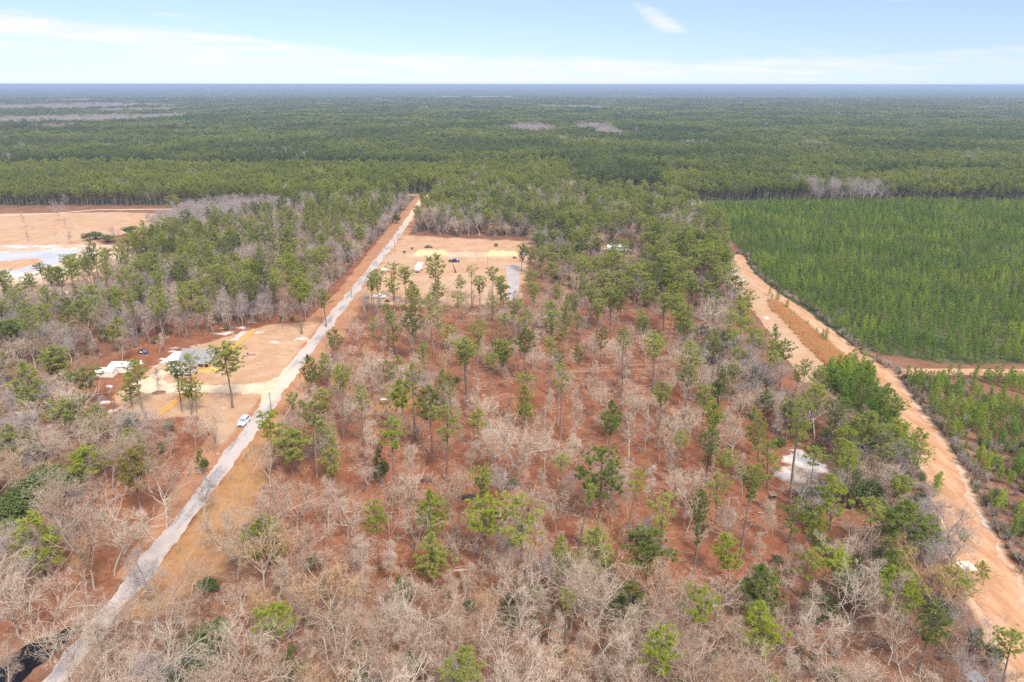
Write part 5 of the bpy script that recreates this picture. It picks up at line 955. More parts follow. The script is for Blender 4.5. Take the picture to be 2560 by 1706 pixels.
def suv(label, loc, rz, paint, group=None):
    """front of the car faces -Y"""
    t = thing('parked_car', label, 'car', (*loc, 0), rz, group); hw = .98
    MB().loft([(-2.42, body_sec(.72, .42, .78)), (-2.25, body_sec(.92, .30, .98)), (-1.1, body_sec(hw, .26, 1.08)), (-.8, body_sec(hw, .26, 1.12)), (1.6, body_sec(hw, .26, 1.12)), (2.25, body_sec(.95, .30, 1.10)), (2.4, body_sec(.86, .42, .95))]).build('body', paint, t)
    cab(t, paint, -1.05, -.25, 1.75, 2.22, 1.08, 1.80, .93); lamps(t, -2.36, 2.40, .93, .80)
    MB().box(-.5, .5, -2.47, -2.38, .52, .74, .03).build('grille', BLACK, t); MB().box(-.86, .86, -2.42, -2.3, .30, .44, .03).build('bumper', BLACK, t); mirrors(t, -.75, 1.16, hw, paint)
    MB().box(-.68, -.64, -.1, 1.6, 1.80, 1.85).build('roof_rail', SILVER, t); MB().box(.64, .68, -.1, 1.6, 1.80, 1.85).build('roof_rail', SILVER, t)
    for sx in (-.86, .86):
        for y in (-1.48, 1.42): wheel(t, sx, y, .37)
    return t
def pickup(label, loc, rz, paint, cover=None):
    t = thing('pickup_truck', label, 'pickup truck', (*loc, 0), rz); hw = 1.0
    MB().loft([(-2.9, body_sec(.8, .5, .95)), (-2.72, body_sec(.95, .42, 1.12)), (-1.5, body_sec(hw, .36, 1.2)), (.55, body_sec(hw, .36, 1.22)), (.6, body_sec(hw, .36, 1.2))]).build('body', paint, t)
    m = MB(); m.box(-hw, hw, .62, 2.85, .42, .62); m.box(-hw, -hw + .1, .62, 2.85, .62, 1.22, .02); m.box(hw - .1, hw, .62, 2.85, .62, 1.22, .02); m.box(-hw + .1, hw - .1, 2.75, 2.85, .62, 1.2); m.box(-hw + .1, hw - .1, .62, .72, .62, 1.22); m.build('cargo_bed', paint, t)
    if cover: MB().box(-hw + .06, hw - .06, .66, 2.83, 1.225, 1.275, .02).build('bed_cover', cover, t)
    cab(t, paint, -1.45, -.75, .35, .6, 1.16, 1.92, .93); lamps(t, -2.84, 2.86, .95, .92); MB().box(-.6, .6, -2.95, -2.86, .62, .95, .03).build('grille', BLACK, t); MB().box(-.95, .95, -2.98, -2.84, .44, .6, .03).build('bumper', SILVER, t); mirrors(t, -1.0, 1.3, hw, paint)
    for sx in (-.88, .88):
        for y in (-1.85, 1.75): wheel(t, sx, y, .41, .27)
    return t
suv('white sport utility car parked on the rust verge left of the lane', (-75.9, 172.9), R(-3), CAR_W)
p = Z2(735, 545); pickup('white pickup with its nose out of the white-roofed carport', (-115.2, 214.6), R(2), CAR_W)
pickup('white pickup parked across the clearing beside the brush trailer', tuple(Z3(415, 788)), R(90), CAR_W)
pickup('navy pickup with silver bonnet standing alone in the tan clearing', tuple(Z3(1292, 358)), R(90), CAR_N, CAR_N)
c = [o for o in COL.objects if o.name.startswith('pickup_truck')][-1]
MB().loft([(-2.86, [(-.8, .93), (.8, .93), (.8, .97), (-.8, .97)]), (-1.5, [(-.95, 1.2), (.95, 1.2), (.9, 1.235), (-.9, 1.235)])]).build('bonnet', SILVER, c)
def trailer():
    x, y = Z3(240, 797); t = thing('utility_trailer', 'low black utility trailer hitched behind the white pickup, heaped with brush', 'trailer', (x, y, 0), R(90))
    MB().box(-1, 1, -2.0, 2.0, .5, .6).build('deck', BLACK, t); m = MB(); m.box(-1, -.94, -2, 2, .6, 1.05); m.box(.94, 1, -2, 2, .6, 1.05); m.box(-.94, .94, 1.94, 2, .6, 1.05); m.build('side_rails', BLACK, t); MB().tube((0, -2, .52), (0, -3.4, .5), .06).build('drawbar', BLACK, t)
    MB().box(-.9, .9, -1.9, -.8, .6, 1.35, .08).build('tool_box', BLACK, t)
    for s in (-1.1, 1.1): wheel(t, s, .3, .34, .2)
    heap('brush_pile', 'grey heap of cut brush loaded on the black trailer', 'brush pile', (x - .9, y, .62), 1.3, 1.0, 1.0, TWIG_GREY, 260)
def heap(name, label, cat, loc, rx, ry_, h, m, n=160, group=None):
    r = np.random.default_rng(int(abs(loc[0] * 31 + loc[1] * 7))); t = TB()
    for i in range(n):
        a = r.uniform(0, 6.28); q = math.sqrt(r.random()); c = np.array([math.cos(a) * rx * q, math.sin(a) * ry_ * q, h * (1 - q * q) * r.uniform(.1, 1)]); d = unit(r.normal(size=3) * [1, 1, .35]); l = r.uniform(.3, 1.1) * max(rx, .6); p0 = c - d * l / 2; p1 = c + d * l / 2; p0[2] = max(.02, p0[2]); p1[2] = max(.02, p1[2]); t.tube([p0, (p0 + p1) / 2 + r.normal(size=3) * .05, p1], [.05, .045, .02], 4)
    o = link(name, t.mesh(name, [m])); o.location = loc; return tag(o, label, cat, group)
trailer()
def caravan():
    t = thing('travel_trailer', 'white travel trailer with grey swirl stripes parked in the clearing', 'travel trailer', (-47.9, 342.4, 0), R(-5)); L = 4.8
    MB().loft([(-L, [(-1.1, 1.5), (1.1, 1.5), (1.1, 3.2), (-1.1, 3.2)]), (-L + .5, [(-1.25, .75), (1.25, .75), (1.22, 3.4), (-1.22, 3.4)]), (L - .2, [(-1.25, .75), (1.25, .75), (1.22, 3.4), (-1.22, 3.4)]), (L, [(-1.2, .8), (1.2, .8), (1.15, 3.3), (-1.15, 3.3)])]).build('body', WHITE, t)
    MB().box(1.2, 1.62, -1.4, 2.2, 1.0, 2.95, .04).build('slide_out', WHITE, t)
    for s in (1.63, -1.262):
        MB().box(s - .006, s + .006, -1.0, .2, 1.9, 2.6).build('window', GLASS, t); MB().box(s - .006, s + .006, .9, 1.9, 1.9, 2.6).build('window', GLASS, t)
    m = MB(); m.box(1.25, 1.262, -4.2, -1.5, 1.1, 1.8); m.box(1.25, 1.262, 2.4, 4.4, 1.3, 2.3); m.box(-1.262, -1.25, 2.4, 4.4, 1.3, 2.3); m.box(-1.24, 1.24, -L + .2, -L + .215, .72, 1.05); m.build('stripes', GRAPHIC, t)
    MB().box(-1.0, 1.0, -L - .02, -L, 2.75, 3.15).build('front_window', GRAPHIC, t); MB().box(-.55, .55, -L - .03, -L - .01, 1.6, 2.5).build('front_emblem', SILVER, t)
    for y in (-2.6, .2, 2.8): MB().box(-.35, .35, y - .45, y + .45, 3.4, 3.68, .06).build('roof_unit', SILVER if y < 2 else GRAPHIC, t)
    MB().box(-.12, .12, -L - 1.3, -L + .4, .55, .72).build('tow_hitch', BLACK, t)
    for s in (-1.12, 1.12):
        for y in (.5, 1.35): wheel(t, s, y, .36, .22)
caravan()
def buggy():
    x, y = Z2(500, 425); t = thing('dune_buggy', 'blue and black dune buggy with a white side panel under the bare trees', 'buggy', (x, y, 0), R(76))
    m = MB()
    for s in (-.6, .6):
        for a, b in (((s, -1.2, .5), (s, 1.2, .5)), ((s, -.5, .5), (s * .8, -.1, 1.5)), ((s * .8, -.1, 1.5), (s * .8, .7, 1.5)), ((s * .8, .7, 1.5), (s, 1.3, .6))): m.tube(a, b, .05, k=6)
    for y_, z in ((-.1, 1.5), (.7, 1.5), (1.2, .5), (-1.2, .5)): m.tube((-.5, y_, z), (.5, y_, z), .05, k=6)
    m.build('roll_cage', BLACK, t); MB().loft([(-1.75, [(-.3, .45), (.3, .45), (.25, .7), (-.25, .7)]), (-.5, [(-.55, .4), (.55, .4), (.5, .95), (-.5, .95)])]).build('bonnet', BLUE, t); MB().box(-.62, -.5, -.4, .8, .45, .95, .03).build('side_panel', WHITE, t); MB().box(.5, .62, -.4, .8, .45, .95, .03).build('side_panel', WHITE, t)
    MB().box(-.45, .45, .0, .5, .5, 1.15, .08).build('seat', BLACK, t); MB().box(-.4, .4, .8, 1.6, .45, .95, .05).build('engine', BLACK, t)
    for s in (-.8, .8): wheel(t, s, -1.15, .36, .25); wheel(t, s, 1.25, .42, .34)
buggy()
# ------------------------------------------------------------------ house and yard
def house():
    t = thing('house', 'white house on piers with grey shingle gables and a yellow timber porch', 'house', (-106.5, 212, 0)); X0, Y0 = -106.5, 212
    def b(m, x0, x1, y0, y1, z0, z1, bev=0): m.box(x0 - X0, x1 - X0, y0 - Y0, y1 - Y0, z0, z1, bev)
    # wing towards the camera: ridge along Y; wing at the back: ridge along X
    m = MB(); b(m, -111.6, -104.6, 206.0, 215.0, .8, 3.4); m.prism([(-111.6 - X0, 3.4), (-104.6 - X0, 3.4), (-108.1 - X0, 5.35)], 'y', 206.0 - Y0, 206.2 - Y0); m.build('wall', SIDING, t)
    m = MB(); b(m, -111.9, -101.2, 212.6, 219.8, .8, 3.5); m.prism([(212.6 - Y0, 3.5), (219.8 - Y0, 3.5), (216.2 - Y0, 5.75)], 'x', -101.4 - X0, -101.2 - X0); m.build('wall', SIDING, t)
    def gable(axis, u0, u1, uc, ze, zr, a, c_, over=.35, th=.14):
        m = MB()
        for ue, s in ((u0, -1), (u1, 1)):
            sl = (zr - ze) / abs(uc - ue); uo = ue + s * over; zo = ze - over * sl; m.prism([(uo, zo), (uc, zr), (uc, zr + th), (uo, zo + th)], axis, a, c_)
        return m
    r1 = gable('y', -111.6 - X0, -104.6 - X0, -108.1 - X0, 3.42, 5.4, 205.6 - Y0, 215.5 - Y0).build('roof', SHINGLE, t)
    r2 = gable('x', 212.6 - Y0, 219.8 - Y0, 216.2 - Y0, 3.55, 5.85, -112.0 - X0, -100.8 - X0).build('roof', SHINGLE, t)
    m = MB()
    for s, ue in ((-1, 212.6), (1, 219.8)):
        u1 = ue + s * .36 - Y0; m.prism([(u1, 3.28), (216.2 - Y0, 5.80), (216.2 - Y0, 6.03), (u1, 3.5)], 'x', -100.79 - X0, -100.72 - X0)
    for s, ue in ((-1, -111.6), (1, -104.6)):
        u1 = ue + s * .36 - X0; m.prism([(u1, 3.17), (-108.1 - X0, 5.36), (-108.1 - X0, 5.58), (u1, 3.4)], 'y', 205.5 - Y0, 205.58 - Y0)
    m.box(-104.22 - X0, -104.15 - X0, 205.6 - Y0, 212.2 - Y0, 3.12, 3.36); m.build('fascia', WHITE, t)
    m = MB(); m.prism([(209.3 - Y0, 3.0), (212.9 - Y0, 3.62), (212.9 - Y0, 3.74), (209.3 - Y0, 3.12)], 'x', -104.6 - X0, -100.7 - X0); m.build('porch_roof', SHINGLE, t)
    d = MB(); b(d, -103.4, -102.4, 212.52, 212.6, .95, 3.0); d = d.build('door', RED, t); k = MB(); b(k, -102.56, -102.48, 212.44, 212.52, 1.9, 2.0); k.build('handle', RIM, d)
    for q in ((-110.6, -109.4), (-107.4, -106.2)):
        f = MB(); b(f, q[0], q[1], 205.94, 206.0, 1.7, 2.9); f = f.build('window', WHITE, t); g = MB(); b(g, q[0] + .1, q[1] - .1, 205.91, 205.94, 1.8, 2.8); g.build('pane', GLASS, f)
    for y in (208.0, 210.6):
        f = MB(); b(f, -104.6, -104.54, y - .5, y + .5, 1.7, 2.9); f = f.build('window', WHITE, t); g = MB(); b(g, -104.54, -104.51, y - .4, y + .4, 1.8, 2.8); g.build('pane', GLASS, f)
    f = MB(); b(f, -101.2, -101.14, 215.6, 216.8, 3.9, 4.9); f = f.build('window', WHITE, t); g = MB(); b(g, -101.14, -101.11, 215.7, 216.7, 4.0, 4.8); g.build('pane', GLASS, f)
    for y in (214.4, 217.8):
        f = MB(); b(f, -101.2, -101.14, y - .5, y + .5, 1.7, 2.9); f = f.build('window', WHITE, t); g = MB(); b(g, -101.14, -101.11, y - .4, y + .4, 1.8, 2.8); g.build('pane', GLASS, f)
    m = MB()
    for x in (-111.3, -108.1, -104.9):
        for y in (206.3, 209.5, 212.9): b(m, x - .2, x + .2, y - .2, y + .2, 0, .8)
    for x in (-101.6, -104.9):
        for y in (212.9, 216.2, 219.5): b(m, x - .2, x + .2, y - .2, y + .2, 0, .79)
    m.build('piers', SIDING, t)
    m = MB(); b(m, -104.5, -100.6, 209.3, 212.5, .72, .84); b(m, -104.5, -100.6, 209.28, 209.34, .0, .72); b(m, -100.66, -100.6, 209.34, 212.5, 0, .72); dk = m.build('deck', WOOD_Y, t)
    m = MB(); b(m, -104.5, -100.6, 209.36, 209.44, 1.70, 1.80)
    for i in range(20): x = -104.4 + i * .2; b(m, x, x + .06, 209.37, 209.43, .84, 1.70)
    m.build('railing', WOOD_Y, dk)
    for x in (-104.4, -102.5, -100.8):
        p_ = MB(); b(p_, x - .08, x + .08, 209.45, 209.61, .84, 3.05); p_.build('porch_post', WOOD_Y, t)
    m = MB()
    for i in range(5): b(m, -100.58 + i * .32, -100.26 + i * .32, 210.0, 212.0, .0, .68 - i * .14)
    for y in (210.0, 212.0): m.tube((-100.5 - X0, y - Y0, 1.75), (-99.0 - X0, y - Y0, 1.0), .05); m.tube((-99.0 - X0, y - Y0, 0), (-99.0 - X0, y - Y0, 1.0), .05); m.tube((-100.5 - X0, y - Y0, .8), (-100.5 - X0, y - Y0, 1.75), .05)
    m.build('stairs', WOOD_Y, t)
house()
def carport():
    t = thing('carport', 'white sheet-metal carport roof on posts behind the house', 'carport', (-114.6, 217, 0))
    r = MB(); r.prism([(-2.8, 2.75), (2.6, 3.0), (2.6, 3.08), (-2.8, 2.83)], 'y', -4.2, 4.2); r.build('roof', METAL_W, t)
    for x, z in ((-2.6, 2.76), (2.4, 2.98)):
        for y in (-4, 0, 4): MB().box(x - .06, x + .06, y - .06, y + .06, 0, z).build('post', WHITE, t)
carport()
def fence(label, pts, h=1.85):
    x0, y0 = pts[0]; t = thing('timber_fence', label, 'fence', (x0, y0, 0), 0, 'yellow timber fences round the yard'); r = random.Random(len(pts))
    for (ax, ay), (bx, by) in zip(pts, pts[1:]):
        L = math.hypot(bx - ax, by - ay); n = max(2, int(L / .16)); ang = math.atan2(by - ay, bx - ax); m = MB()
        for i in range(n):
            s = i * L / n; m.box(s + .006, s + L / n - .006, -.012, .012, .04, h + r.uniform(-.03, .03))
        m.box(0, L, .014, .06, .4, .5); m.box(0, L, .014, .06, 1.4, 1.5); o = m.build('boards', WOOD_Y, t); o.location = (ax - x0, ay - y0, 0); o.rotation_euler = (0, 0, ang)
        for i in range(int(L / 2.4) + 1): q = MB(); q.box(i * 2.4 - .05, i * 2.4 + .05, .062, .16, 0, h + .06); q = q.build('post', WOOD_Y, t); q.location = (ax - x0, ay - y0, 0); q.rotation_euler = (0, 0, ang)
fence('long yellow board fence running back from the porch past the fire pit', [tuple(Z2(*q)) for q in ((1195, 498), (1285, 472), (1368, 404), (1588, 216))])
fence('short yellow board fence between the house corner and the driveway', [tuple(Z2(*q)) for q in ((985, 662), (1048, 706))])
fence('yellow board fence below the driveway ending among bare trees', [tuple(Z2(*q)) for q in ((938, 828), (800, 940), (662, 1047))])
x, y = Z2(640, 1080); o = MB().box(-.12, .12, -.08, .08, 0, 1.9).box(-.16, .16, -.12, .12, 1.9, 1.97).build('gate_post', WOOD_Y); o.location = (x, y, 0); tag(o, 'single yellow post past the end of the lower fence', 'post')
def sheds():
    t = thing('storage_shed', 'cream tarpaulin-covered shed left of the house, rear metal roof behind it', 'shed', (-133.2, 206.4, 0))
    MB().box(-3.0, 2.6, -1.5, 1.5, .05, 2.0, .08).build('wall', CREAM, t); m = MB(); m.prism([(-1.65, 1.98), (-.6, 2.75), (.8, 2.78), (1.65, 2.0)], 'x', -3.1, 2.7); m.build('roof', CREAM, t); MB().box(-1.8, -1.0, -1.53, -1.5, .05, 1.8).build('door', SIDING, t)
    t = thing('metal_shed', 'low shed with bluish white metal roof behind the cream shed', 'shed', (-130.4, 210.2, 0)); MB().box(-3.4, 3.4, -1.3, 1.3, 0, 2.3).build('wall', CREAM, t); m = MB(); m.prism([(-1.6, 2.3), (1.6, 2.95), (1.6, 3.02), (-1.6, 2.37)], 'x', -3.7, 3.7); m.build('roof', METAL_B, t)
    f = MB().box(2.4, 3.0, -1.33, -1.3, .9, 1.7).build('window', GLASS, t)
sheds()
def fire_pit():
    x, y = Z2(1560, 440); t = thing('fire_pit', 'square brick-edged fire pit of brown ash on the yard grass', 'fire pit', (x, y, 0), R(4)); m = MB()
    for a in ((-2.1, 2.1, -1.9, -1.7), (-2.1, 2.1, 1.7, 1.9), (-2.1, -1.9, -1.7, 1.7), (1.9, 2.1, -1.7, 1.7)): m.box(*a, 0, .28, .03)
    m.build('edging', WOOD_P, t); MB().box(-1.9, 1.9, -1.7, 1.7, .0, .12).build('ash_bed', BRICK, t); MB().box(-1.9, -1.3, 1.0, 1.7, .12, .5, .05).build('log_stack', DEBRIS, t)
fire_pit()
def disc(name, label, cat, x, y, rx, ry_, m, h=.25, seed=1):
    r = np.random.default_rng(seed); t = TB(); n = 28; k = 6; V = []; F = []
    for j in range(k + 1):
        q = j / k; f = 1 + .12 * r.normal(size=n) * (j == 0) 
        for i in range(n): a = 6.283 * i / n; V.append((math.cos(a) * rx * (1 - q) * f[i], math.sin(a) * ry_ * (1 - q) * f[i], h * (1 - (1 - q) ** 2) + (r.normal() * h * .10 if 0 < j < k else 0) - (.05 if j == 0 else 0)))
    for j in range(k):
        for i in range(n): a, b = j * n + i, j * n + (i + 1) % n; F += [(a, b, b + n), (a, b + n, a + n)]
    t.add(V, F); o = link(name, t.mesh(name, [m], True)); o.location = (x, y, 0); return tag(o, label, cat)
x, y = Z2(660, 806); disc('mulch_ring', 'dark oval mulch bed ringed with cream sand beside the driveway', 'mulch bed', x, y, 2.4, 1.8, E_MULCH, .22, 3)
def mound(label, p, q, hgt, seed):
    """rough ridge of yellow clay between two points"""
    r = np.random.default_rng(seed); (ax, ay), (bx, by) = p, q; nx, ny = 44, 16; L = bx - ax; W = 7.0; V = []; F = []
    prof = hgt * (.62 + .38 * np.convolve(r.random(nx + 8), np.ones(5) / 5, 'same')[4:4 + nx] * 1.6)
    for j in range(ny):
        for i in range(nx):
            u, v = i / (nx - 1), j / (ny - 1); e = max(0, min(1, u * 7, (1 - u) * 7)) * math.sin(math.pi * v) ** .8; V.append((u * L, (v - .5) * W + r.normal() * .12, e * prof[i] * (1 + r.normal() * .10) - (.08 if e < .01 else 0)))
    for j in range(ny - 1):
        for i in range(nx - 1): a = j * nx + i; F += [(a, a + 1, a + nx + 1), (a, a + nx + 1, a + nx)]
    o = link('clay_mound', tri_mesh('clay_mound', V, F, [E_YELLOW], smooth=True)); o.location = (ax, (ay + by) / 2 + 1.8, 0); tag(o, label, 'earth mound', 'yellow clay mounds in the clearing')
mound('long yellow clay mound nearer the lane at the back of the clearing', (-56.2, 378.4), (-36.0, 377), 2.3, 3)
mound('yellow clay mound by the pines at the right of the clearing', (-15.6, 377), (4.4, 377), 2.0, 5)
heap('dead_tree_top', 'brown fallen tree top lying behind the yellow clay mound', 'fallen tree', (*Z3(985, 192), 0), 2.6, 1.2, 1.8, DEBRIS, 90)
heap('brush_pile', 'dark brush heap on the rust floor of the open wood', 'brush pile', (*G(*TP(5, 890, 1080)), 0), 2.2, 1.2, .9, DEBRIS, 120)
heap('brush_pile', 'low dark heap of branches at the edge of the bare wood', 'brush pile', (*G(*TP(5, 590, 965)), 0), 1.6, .7, .6, DEBRIS, 70)
heap('brush_pile', 'grey heap of cut limbs at the head of the sandy track', 'brush pile', (*G(*TP(3, 350, 690)), 0), 3.0, 1.6, 1.1, TWIG_GREY, 120)
heap('brush_pile', 'pale tangle of felled saplings in the east wood', 'brush pile', (*G(1480 + 250 / 4.706, 560 + 660 / 4.706), 0), 4.0, 1.6, 1.3, TWIG, 90)
heap('tarp_heap', 'dark heap of gear under a pine below the white pickup', 'heap', (*Z3(505, 828), 0), 1.2, .7, .9, BLACK, 150)
x, y = Z3(625, 826); t = thing('bathtub', 'long white tub lying on the sand under the pines', 'tub', (x, y, 0), R(90)); MB().loft([(-1.1, [(-.3, .1), (.3, .1), (.36, .5), (-.36, .5)]), (-.8, [(-.4, 0), (.4, 0), (.5, .55), (-.5, .55)]), (.8, [(-.4, 0), (.4, 0), (.5, .55), (-.5, .55)]), (1.1, [(-.3, .1), (.3, .1), (.36, .5), (-.36, .5)])]).build('shell', WHITE, t); MB().box(-.38, .38, -.85, .85, .551, .57).build('lining', SILVER, t)
x, y = Z3(588, 820); t = thing('blue_barrel', 'blue barrel lying next to the white tub', 'barrel', (x, y, .32), R(90)); MB().tube((0, -.5, 0), (0, .5, 0), .3, k=14).build('drum', BLUE, t); m = MB(); [m.tube((0, q - .03, 0), (0, q + .03, 0), .325, k=14) for q in (-.3, 0, .3)]; m.build('hoops', BLACK, t)
def shelter():
    x, y = Z3(475, 503); t = thing('lane_shelter', 'small white-roofed open shelter beside the grey lane', 'shelter', (x, y, 0))
    for a in (-.9, .9):
        for b in (-.6, .6): MB().box(a - .06, a + .06, b - .06, b + .06, 0, 2.3).build('post', WOOD_G, t)
    m = MB(); m.prism([(-1.1, 2.3), (1.1, 2.3), (1.1, 2.36), (0, 2.75), (-1.1, 2.36)], 'x', -1.3, 1.3); m.build('roof', METAL_W, t); MB().box(-.8, .8, -.5, .5, 0, 1.1, .04).build('pump_box', WOOD_G, t)
shelter()
x, y = Z3(735, 425); t = thing('generator', 'grey generator box with white tank beside the travel trailer', 'generator', (x, y, 0)); MB().box(-.2, 1.1, -.5, .5, 0, 1.1, .05).build('housing', GRAPHIC, t); MB().tube((-.8, 0, 0), (-.8, 0, 1.2), .45, k=14).build('tank', WHITE, t)
def mower():
    x, y = Z3(2003, 312); t = thing('riding_mower', 'red riding mower standing before the right yellow mound', 'mower', (x, y, 0), R(100))
    MB().loft([(-1.0, [(-.3, .4), (.3, .4), (.26, .8), (-.26, .8)]), (-.1, [(-.36, .4), (.36, .4), (.32, .95), (-.32, .95)])]).build('bonnet', RED, t); MB().box(-.4, .4, -.1, .9, .35, .6, .05).build('fender', RED, t); MB().box(-.25, .25, .2, .75, .6, 1.15, .08).build('seat', BLACK, t); MB().box(-.65, .65, -.5, .3, .15, .32, .04).build('cutting_deck', RED, t)
    for s in (-.5, .5): wheel(t, s, -.75, .22, .15); wheel(t, s, .6, .34, .24)
mower()
x, y = Z3(2117, 283); t = thing('water_tank', 'white plastic tank at the right end of the yellow mounds', 'tank', (x, y, 0)); MB().tube((0, 0, 0), (0, 0, 1.3), 1.0, k=18).tube((0, 0, 1.3), (0, 0, 1.6), 1.0, .35, k=18).build('vessel', WHITE, t); MB().tube((0, 0, 1.6), (0, 0, 1.7), .3, k=12).build('lid', BLACK, t)
def snag():
    x, y = Z3(1310, 482); t = thing('leaning_snag', 'dark dead trunk leaning alone in the tan clearing', 'dead trunk', (x, y, 0)); q = TB(); q.tube([(0, 0, 0), (-.35, 0, 1.6), (-1.0, .1, 3.4), (-1.6, .1, 5.2)], [.5, .3, .22, .08], 7); link('trunk', q.mesh('snag', [DEBRIS], True), t); q = TB(); [q.tube([(0, 0, .15), (math.cos(a), math.sin(a), .05)], [.2, .06], 5) for a in (.3, 1.9, 3.6, 5.1)]; link('root_flare', q.mesh('roots', [DEBRIS]), t)
snag()
def utility_pole(label, x, y, h, lamp=False, lean=0.0):
    t = thing('utility_pole', label, 'utility pole', (x, y, 0)); t.rotation_euler = (0, lean, 0); MB().tube((0, 0, 0), (0, 0, h), .15, .10, 10).build('shaft', POLE, t)
    if lamp: MB().tube((0, 0, h - .4), (0, -1.0, h), .04).build('lamp_arm', STEEL, t); MB().loft([(-1.5, [(-.12, h - .05), (.12, h - .05), (.1, h + .05), (-.1, h + .05)]), (-.9, [(-.2, h - .1), (.2, h - .1), (.16, h + .1), (-.16, h + .1)])]).build('lamp_head', LAMP, t)
    else: MB().box(-.5, .5, -.05, .05, h - .7, h - .58).build('crossarm', POLE, t); MB().tube((.35, 0, h - .58), (.35, 0, h - .4), .06).build('insulator', SIDING, t)
def hgt_at(x, y, v):
    h = 8.0
    for _ in range(25): e = PX(x, y, h)[1] - v; h += e / (PX(x, y, h)[1] - PX(x, y, h + 1)[1])
    return h
for lb, ft, tp_, lamp in (('bare wooden pole beside the grey lane just past the driveway', Z2(1765, 990), 780 + 795 / 3.9217, False), ('dark wooden pole among bare trees in front of the cream shed', Z2(215, 1000), 780 + 725 / 3.9217, False), ('pole with a white lamp head by the lane at the clearing', Z3(597, 245), 580 + 82 / 4.706, True), ('thin pole beside the lane at the near corner of the clearing', Z3(92, 785), 580 + 620 / 4.706, False)):
    h = hgt_at(ft[0], ft[1], tp_); utility_pole(lb, ft[0], ft[1], h, lamp)
x, y = G(640 + 1512 / 3.672, 180 + 1145 / 3.672); utility_pole('grey pole at the far end of the lane against the forest', x, y, hgt_at(x, y, 180 + 1050 / 3.672), False)
x, y = G(640 + 1515 / 3.672, 180 + 1168 / 3.672); t = thing('stop_sign_post', 'tiny dark sign post at the far end of the grey lane', 'sign', (x, y, 0)); MB().tube((0, 0, 0), (0, 0, 2.0), .05).build('post', WOOD_G, t); MB().box(-.5, .5, -.04, -.01, 1.2, 2.0).build('panel', BROWN, t)
for lb, bx_, ty in (('bare dead pole of a tree in the middle of the clearing', Z3(1567, 400), 195), ('thin dead pole tree before the right yellow mound', Z3(1688, 400), 245)):
    h = hgt_at(bx_[0], bx_[1], 580 + ty / 4.706); q = TB(); q.tube([(0, 0, 0), (.05, 0, h * .5), (0, 0, h)], [.22, .16, .04], 6); [q.tube([(0, 0, h * z), (math.cos(a) * .9, math.sin(a) * .9, h * z + .3)], [.04, .012], 3) for z, a in ((.5, 1), (.6, 3), (.68, 5), (.75, 2), (.85, 4), (.9, .5))]; o = link('dead_pole_tree', q.mesh('dead_pole_tree', [BARK_PALE], True)); o.location = (bx_[0], bx_[1], 0); tag(o, lb, 'dead tree')
x, y = G(1480 + 445 / 4.706, 560 + 1470 / 4.706); t = thing('marker_pole', 'slim orange marker pole standing in the striped red floor', 'pole', (x, y, 0)); MB().tube((0, 0, 0), (0, 0, 7.5), .10, .07).build('shaft', ORANGE, t); MB().tube((0, 0, 7.5), (0, 0, 7.6), .12).build('cap', WOOD_Y, t)
def stand(label, foot, w_, h, legc, boxc, roofc, boxh):
    t = thing('hunting_stand', label, 'hunting stand', (*foot, 0), R(8))
    for a in (-1, 1):
        for b in (-1, 1): MB().tube((a * w_ * .62, b * w_ * .5, 0), (a * w_ * .45, b * w_ * .38, h), .07).build('leg', legc, t)
    m = MB(); [m.tube((-w_ * .55, s * w_ * .46, z), (w_ * .5, s * w_ * .42, z + 1.1), .04) for s in (-1, 1) for z in (h * .3, h * .6)]; m.build('brace', legc, t)
    MB().box(-w_ * .5, w_ * .5, -w_ * .42, w_ * .42, h, h + .1).build('platform', WOOD_G, t)
    m = MB(); m.box(-w_ * .48, w_ * .48, -w_ * .4, -w_ * .36, h + .1, h + boxh * .5); m.box(-w_ * .48, w_ * .48, w_ * .36, w_ * .4, h + .1, h + boxh); m.box(-w_ * .48, -w_ * .44, -w_ * .36, w_ * .36, h + .1, h + boxh); m.box(w_ * .44, w_ * .48, -w_ * .36, w_ * .36, h + .1, h + boxh); m.box(-w_ * .48, -w_ * .42, -w_ * .4, -w_ * .34, h + boxh * .5, h + boxh); m.box(w_ * .42, w_ * .48, -w_ * .4, -w_ * .34, h + boxh * .5, h + boxh); m.build('cabin', boxc, t)
    m = MB(); m.prism([(-w_ * .55, h + boxh), (w_ * .55, h + boxh + .25), (w_ * .55, h + boxh + .33), (-w_ * .55, h + boxh + .08)], 'x', -w_ * .62, w_ * .62); m.build('roof', roofc, t); m = MB(); m.tube((-w_ * .2, -w_ * .75, 0), (-w_ * .2, -w_ * .43, h), .04); m.tube((w_ * .1, -w_ * .75, 0), (w_ * .1, -w_ * .43, h), .04); [m.tube((-w_ * .2, -w_ * (.75 - .32 * q / 8), h * q / 8), (w_ * .1, -w_ * (.75 - .32 * q / 8), h * q / 8), .03, k=6) for q in range(1, 8)]; m.build('ladder', WOOD_P, t)
fx, fy = G(2400, 1479); stand('grey wooden hunting stand with pale plank roof beside the lower track', (fx, fy), 2.2, 4.2, BROWN, WOOD_G, WOOD_P, 1.9)
fx, fy = G(*TP(6, 620, 1165)); stand('dark hunting seat on pale legs in the right of the red wood', (fx, fy), 1.3, 3.3, WOOD_P, BROWN, BROWN, 1.2)
